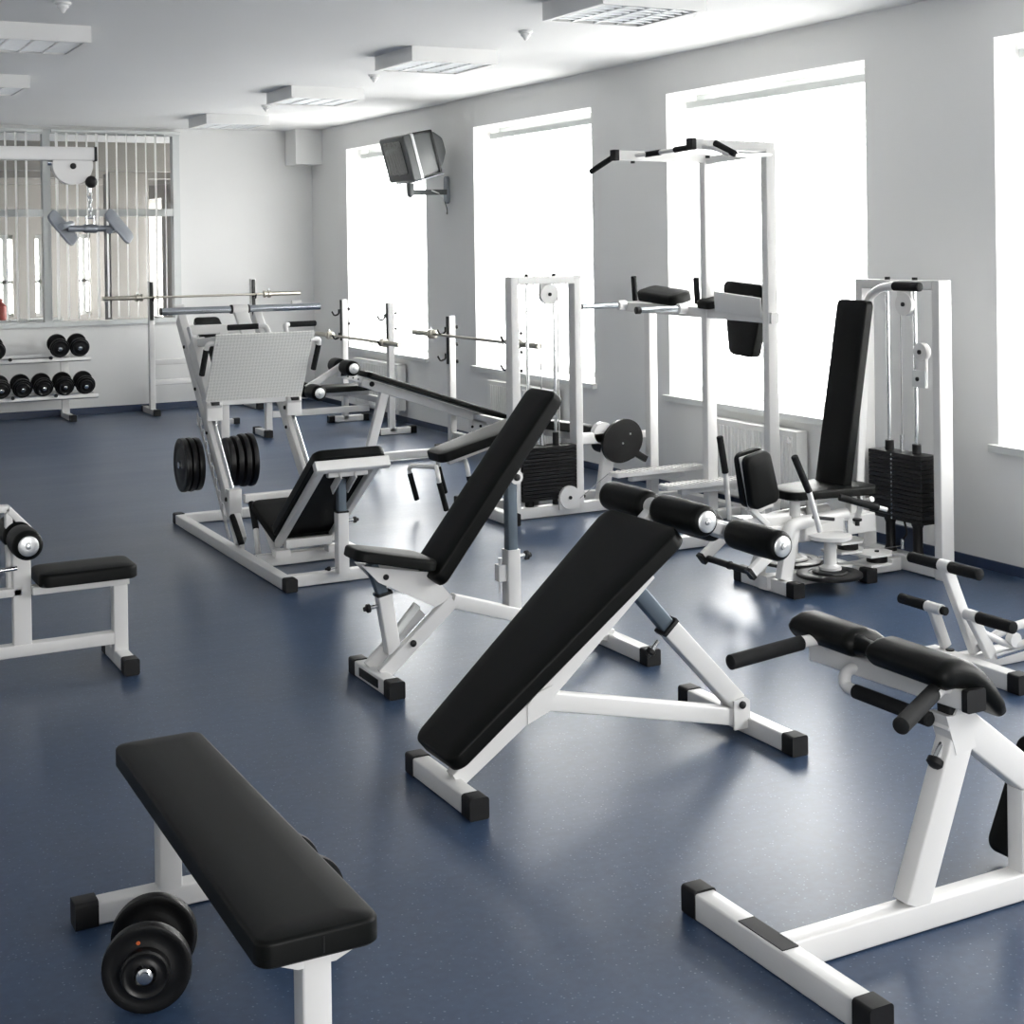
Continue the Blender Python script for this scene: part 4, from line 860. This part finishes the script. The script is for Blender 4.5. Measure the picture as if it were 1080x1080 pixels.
# ------------------------------------------------------------------ lat pulldown machine at the left edge
s = thing('lat_pulldown_machine', 'white pulldown machine with overhead beam, knee roller and black seat, at the left edge', 'exercise machine', (1.0, 6.42, 0))
c = 6.42
M().bar((.30, c, 2.205), (1.355, c, 2.208), .06, .058).done('overhead_beam', WHITE, s); M().bar((1.35, c, 2.208), (1.362, c, 2.208), .064, .062).done('end_cap', RUBBER, s)
M().bar((.30, c, .03), (.30, c, 2.20), .07, .07, up=(1, 0, 0)).done('column', WHITE, s)
M().bar((.30, 6.05, .034), (.30, 6.80, .034), .062, .062).done('foot_bar', WHITE, s)
M().prism([(1.262 + .084*math.cos(math.radians(a)), c-.022, 2.160 + .084*math.sin(math.radians(a))) for a in [165 + 210*k/30 for k in range(31)]], (0, .044, 0)).done('pulley_guard', WHITE, s)
bolt(s, (1.262, c-.022, 2.155), (0, -1, 0), .013); M().cyl((1.16, c, 2.17), (1.18, c, 2.17), .012).done('beam_bolt', CHROME, s)
M().cyl((1.33, c, 2.165), (1.33, c, 2.10), .004, n=8).done('cable', CABLEM, s)
M().lathe((1.337, c-.02, 2.088), (0, 0, -1), [(-.026, .006), (-.022, .014), (-.012, .023), (0, .026), (.012, .023), (.022, .014), (.026, .006)], 24).done('cable_stop_ball', RUBBER, s)
M().cyl((1.333, c, 2.083), (1.333, c, 2.045), .009).done('cable_end', CHROME, s)
M().rod([(1.333, c, 2.05), (1.323, c, 2.035), (1.333, c, 2.015), (1.343, c, 2.035), (1.335, c, 2.05)], .0035, .008, 8).done('snap_link', CHROME, s)
M().bar((1.432, c, .03), (1.432, c, .40), .062, .062, up=(1, 0, 0)).done('rear_post', WHITE, s)
M().bar((1.025, c, .10), (1.025, c, .53), .05, .074, up=(1, 0, 0)).done('front_post', WHITE, s)
M().bar((.34, c, .118), (1.402, c, .118), .06, .052).done('base_rail', WHITE, s); M().bar((.34, c, .365), (1.021, c, .365), .05, .036).done('middle_rail', WHITE, s)
M().bar((1.06, c-.04, .372), (1.46, c-.04, .372), .07, .035).done('seat_rail', WHITE, s)
M().bar((1.432, 6.215, .034), (1.432, 6.62, .034), .058, .062).done('foot_bar', WHITE, s); foot_cap(s, (1.432, 6.225, .036), (0, -1, 0), .066, .07); foot_cap(s, (1.432, 6.615, .036), (0, 1, 0), .066, .07)
M().pad((1.285, c, .390), (1, 0, 0), (0, 0, 1), .41, .255, .055, r=.045, e=.014).done('seat_pad', BLACKP, s)
for x in (1.13, 1.165, 1.40): M().cyl((x, c-.03, .376), (x, c-.036, .376), .008, n=12).done('seat_bolt', CHROME, s)
M().bar((1.04, c, .53), (1.02, c, .60), .04, .05, up=(1, 0, 0)).done('roller_bracket', WHITE, s)
M().cyl((1.02, 6.22, .593), (1.02, 6.62, .593), .02).done('roller_shaft', CHROME, s)
roller(s, (1.02, 6.385, .593), (1.02, 6.195, .593), .062); roller(s, (1.02, 6.43, .593), (1.02, 6.66, .593), .062)
M().bar((.84, 6.47, .712), (.985, 6.47, .709), .05, .03).done('adjusting_arm', WHITE, s); M().bar((.98, 6.47, .709), (1.065, 6.47, .615), .05, .03).done('adjusting_arm', WHITE, s)
M().bar((.985, 6.47, .69), (.985, 6.45, .38), .045, .03, up=(1, 0, 0)).done('adjusting_post', WHITE, s)
M().bar((.84, 6.44, .36), (.84, 6.47, .74), .05, .05, up=(1, 0, 0)).done('weight_post', WHITE, s)
M().cyl((.90, 6.36, .47), (1.00, 6.36, .475), .010).done('selector_pin', CHROME, s); M().cyl((.88, 6.36, .42), (.92, 6.36, .42), .022).done('selector_knob', RUBBER, s)
# the hanging row handle
h = thing('row_handle', 'grey metal twin-grip row handle hanging on a short chain from the pulldown beam', 'cable handle', (1.33, 6.42, 1.80), None)
c = V((1.335, 6.42, 1.888))
m = M().cyl(c - X_*.095, c + X_*.095, .014, n=20).done('handle_bar', GREYT, h); M().lathe(c - X_*.03, X_, [(0, .015), (.006, .019), (.054, .019), (.06, .015)]).done('bar_sleeve', GREYT, m)
M().box(c + V((-.02, -.006, .0)), c + V((-.012, .006, .055))).done('yoke', CHROME, h); M().box(c + V((.012, -.006, .0)), c + V((.02, .006, .055))).done('yoke', CHROME, h); M().cyl(c + V((-.022, 0, .048)), c + V((.022, 0, .048)), .006).done('yoke_pin', CHROME, h)
for k in range(4):
    z = c.z + .055 + k*.020; d = X_ if k % 2 else Y_
    M().rod([c*1 + V((0, 0, z-c.z)) - d*.006, V((c.x, c.y, z+.012)) - d*.008, V((c.x, c.y, z+.026)), V((c.x, c.y, z+.012)) + d*.008, V((c.x, c.y, z-.004)) + d*.004, V((c.x, c.y, z-.004)) - d*.006], .003, .006, 8).done('chain_link', CHROME, h)
for sg, tilt in ((-1, 1), (1, 1)):
    cc = c + X_*(.115*sg) + V((0, 0, .005)); u = V((.62, .0, -.78)); v_ = V((-.55, -.8, -.12)); n = u.cross(v_).normalized()
    pl = M().pad(cc - n*.004 + u*.0, u, n if sg < 0 else -n, .165, .115, .012, r=.03, e=.005, b=.002).done('side_plate', GREYT, h)
    M().cyl(cc - v_*.055 + n*.018*sg, cc + v_*.055 + n*.018*sg, .014).done('grip_roll', GREYT, pl)

# ------------------------------------------------------------------ television on its wall arm
s = thing('wall_television', 'grey tube television tilted downward, held high on the wall by the farthest window', 'television', (5.5, 12.4, 2.55))
fx, fy, fz = 5.345, 12.40, 2.575; tilt = math.radians(15); cu, su = math.cos(tilt), math.sin(tilt)
N_ = V((-cu, 0, -su)); U_ = V((-su, 0, cu)); C0 = V((fx, fy, fz))
def tvp(n, v, u): return C0 - N_*n + Y_*v + U_*u        # n back from the screen, v along the wall, u up
def ring(n, w, h, r=.02, du=0): return [tvp(n, a, b + du) for a, b in rrect(w, h, r, 4)]
M().loft([ring(.0, .54, .40), ring(.012, .56, .42), ring(.075, .56, .42), ring(.08, .55, .41)]).done('front_bezel', TVG, s)
M().loft([ring(.08, .562, .422), ring(.105, .562, .422)]).done('silver_band', TVL, s)
M().loft([ring(.105, .545, .405), ring(.29, .52, .38, .03, .0), ring(.36, .42, .32, .05, .01), ring(.45, .26, .18, .05, .02)]).done('rear_housing', TVG, s)
M().loft([ring(.006, .42, .32, .03, .015), ring(-.006, .41, .31, .04, .015), ring(-.011, .30, .22, .06, .015)]).done('screen', SCREEN, s)
M().loft([ring(-.002, .028, .30, .005), ring(.02, .028, .30, .005)]).done('side_trim', SCREEN, s)
m = M(); m.loft([[tvp(.28, a, b) for a, b in rrect(.54, .40, .02, 4)], [tvp(.30, a, b) for a, b in rrect(.54, .40, .02, 4)]]).done('mounting_strap', RUBBER, s)
M().bar(tvp(.02, 0, -.222), tvp(.34, 0, -.222), .42, .012, up=U_).done('support_tray', GREYT, s)
M().lathe((5.44, 12.30, 2.36), (0, 0, -1), [(0, .03), (.01, .035), (.10, .03), (.13, .015)], 24).done('swivel_joint', TVG, s)
M().bar((5.45, 12.31, 2.275), (5.90, 12.52, 2.29), .035, .05).done('wall_arm', TVG, s)
M().loft([[V((x, 12.54 + a, 2.31 + b)) for a, b in rrect(.07, .26, .034, 5)] for x in (5.905, 5.938)]).done('wall_plate', GREYT, s)
M().rod([(5.70, 12.40, 2.30), (5.82, 12.47, 2.27), (5.90, 12.545, 2.18), (5.93, 12.56, 2.10)], .006, .05, 8).done('aerial_cable', LAMPW, s)
M().rod([(5.88, 12.50, 2.20), (5.90, 12.49, 2.13), (5.92, 12.53, 2.08), (5.93, 12.57, 2.09)], .004, .03, 8).done('power_cable', RUBBER, s)

# ------------------------------------------------------------------ ceiling lamps and detectors
def make_lamp(x, y, label):
    t = thing('ceiling_lamp', label, 'ceiling lamp', (x, y, ZC), 'square ceiling lamps, switched off'); w = .325
    m = M()
    for a, b in (((x-w, y-w, ZC-.10), (x-w+.035, y+w, ZC)), ((x+w-.035, y-w, ZC-.10), (x+w, y+w, ZC)), ((x-w+.035, y-w, ZC-.10), (x+w-.035, y-w+.02, ZC)), ((x-w+.035, y+w-.02, ZC-.10), (x+w-.035, y+w, ZC))): m.plainbox(a, b)
    m.done('housing', LAMPW, t)
    M().plainbox((x-w+.035, y-w+.02, ZC-.05), (x+w-.035, y+w-.02, ZC-.045)).done('reflector', LOUV, t)
    m = M(); n = 8
    for k in range(1, n): yy = y-w+.02 + k*(2*w-.04)/n; m.bar((x-w+.035, yy, ZC-.074), (x+w-.035, yy, ZC-.074), .006, .046, r=.001)
    for k in range(1, 4): xx = x-w+.035 + k*(2*w-.07)/4; m.bar((xx, y-w+.02, ZC-.074), (xx, y+w-.02, ZC-.074), .014, .046, r=.001)
    m.done('louvre_grid', LOUV, t)
    for k in range(4): xx = x-w+.035 + (k+.5)*(2*w-.07)/4; M().cyl((xx, y-w+.03, ZC-.055), (xx, y+w-.03, ZC-.055), .0, n=8) if 0 else M().cyl((xx, y-w+.03, ZC-.066), (xx, y+w-.03, ZC-.066), .009, n=12).done('tube', LAMPW, t)
    return t
L0 = make_lamp(4.305, 6.82, 'square louvred ceiling lamp in the row by the windows, nearest the camera')
for x, y, l in ((4.335, 9.33, 'square louvred ceiling lamp by the windows, second from the camera'), (4.395, 11.93, 'square louvred ceiling lamp by the windows, third from the camera'), (4.455, 14.65, 'square louvred ceiling lamp by the windows, farthest, near the bulkhead')):
    dup(L0, (x, y, ZC), l)
for x, y, l in ((1.555, 9.25, 'square louvred ceiling lamp in the left row, the nearer one'), (1.65, 11.93, 'square louvred ceiling lamp in the left row, the smaller one behind')): dup(L0, (x, y, ZC), l)
def make_detector(x, y, label):
    return M().lathe((x, y, ZC), (0, 0, -1), [(0, .045), (.012, .045), (.018, .03), (.03, .032), (.042, .018), (.055, .012), (.06, .006)], 24).done('smoke_detector', LAMPW, loc=(x, y, ZC), label=label, cat='detector', group='small round ceiling detectors')
make_detector(4.42, 10.66, 'small white ceiling detector between the second and third window lamps'); make_detector(4.42, 13.33, 'small white ceiling detector between the third and fourth window lamps')
make_detector(4.40, 8.12, 'small white ceiling detector between the first and second window lamps'); make_detector(1.56, 8.12, 'small white ceiling detector at the top left of the picture')

# a few things seen behind the glazing
t = thing('cabinet', 'low pale cabinet in the room behind the glazed partition', 'cabinet', (2.6, 17.6, 0))
M().box((2.1, 17.4, .0), (3.3, 17.8, 1.0)).done('body', FRAMEM, t)
M().lathe((2.62, 17.55, 1.001), Z_, [(0, .06), (.01, .07), (.16, .07), (.20, .03), (.25, .03)], 20).done('canister', REDM, loc=(2.62, 17.55, 1.0), label='red canister on the cabinet behind the glazing, right one', cat='canister', group='canisters behind the glazing')
M().lathe((2.46, 17.55, 1.001), Z_, [(0, .06), (.01, .07), (.18, .07), (.22, .03), (.26, .03)], 20).done('canister', YELM, loc=(2.46, 17.55, 1.0), label='yellow canister on the cabinet behind the glazing, left one', cat='canister', group='canisters behind the glazing')

# ------------------------------------------------------------------ daylight and camera
wd = bpy.data.worlds.new('overcast_sky'); S.world = wd; wd.use_nodes = True
nt = wd.node_tree; bg = nt.nodes['Background']
tc = nt.nodes.new('ShaderNodeTexCoord'); sx = nt.nodes.new('ShaderNodeSeparateXYZ'); cr = nt.nodes.new('ShaderNodeValToRGB')
nt.links.new(tc.outputs['Generated'], sx.inputs[0]); mr = nt.nodes.new('ShaderNodeMapRange'); mr.inputs['From Min'].default_value = -1
nt.links.new(sx.outputs['Z'], mr.inputs['Value']); nt.links.new(mr.outputs['Result'], cr.inputs['Fac'])
e = cr.color_ramp.elements; e[0].position = .40; e[0].color = (.44, .435, .425, 1); e[1].position = .56; e[1].color = (1, .988, .968, 1)
nt.links.new(cr.outputs['Color'], bg.inputs['Color']); bg.inputs['Strength'].default_value = 23.0
def portal(name, loc, rot, sx_, sy_):
    l = bpy.data.lights.new(name, 'AREA'); l.shape = 'RECTANGLE'; l.size = sx_; l.size_y = sy_; l.cycles.is_portal = True
    o = bpy.data.objects.new(name, l); COL.objects.link(o); o.location = loc; o.rotation_euler = rot
R90 = math.pi/2
for a, b in WIN: portal('daylight_portal', (XR+.40, (a+b)/2, (ZS+ZT)/2), (0, R90, 0), ZT-ZS, b-a)
for a, b in RW: portal('daylight_portal', ((a+b)/2, YF-.2, 1.775), (R90, 0, 0), b-a, 1.95)

cam = bpy.data.cameras.new('camera'); co = bpy.data.objects.new('camera', cam); COL.objects.link(co); S.camera = co
cam.sensor_width = 36; cam.lens = 1544.2 / 1080 * 36; cam.shift_y = -(540 - 266) / 1080; cam.clip_end = 200; cam.clip_start = .02
R = ((.88449431, -.46632873, -.01439922), (-.01567555, .0011419, -.99987648), (.46628757, .88461077, -.00629996))   # right, down, forward
co.matrix_world = Matrix(((R[0][0], -R[1][0], -R[2][0], 0), (R[0][1], -R[1][1], -R[2][1], 0), (R[0][2], -R[1][2], -R[2][2], 1.8), (0, 0, 0, 1)))

S.view_settings.view_transform = 'Standard'; S.view_settings.look = 'None'; S.view_settings.gamma = 1; S.view_settings.use_curve_mapping = False
S.view_settings.exposure = 0.0
cy = S.cycles
cy.use_denoising = True; cy.max_bounces = 10; cy.diffuse_bounces = 6; cy.glossy_bounces = 4; cy.transparent_max_bounces = 16; cy.sample_clamp_indirect = 8; cy.caustics_reflective = False
for o in list(COL.objects):
    if '_o' in o: del o['_o']
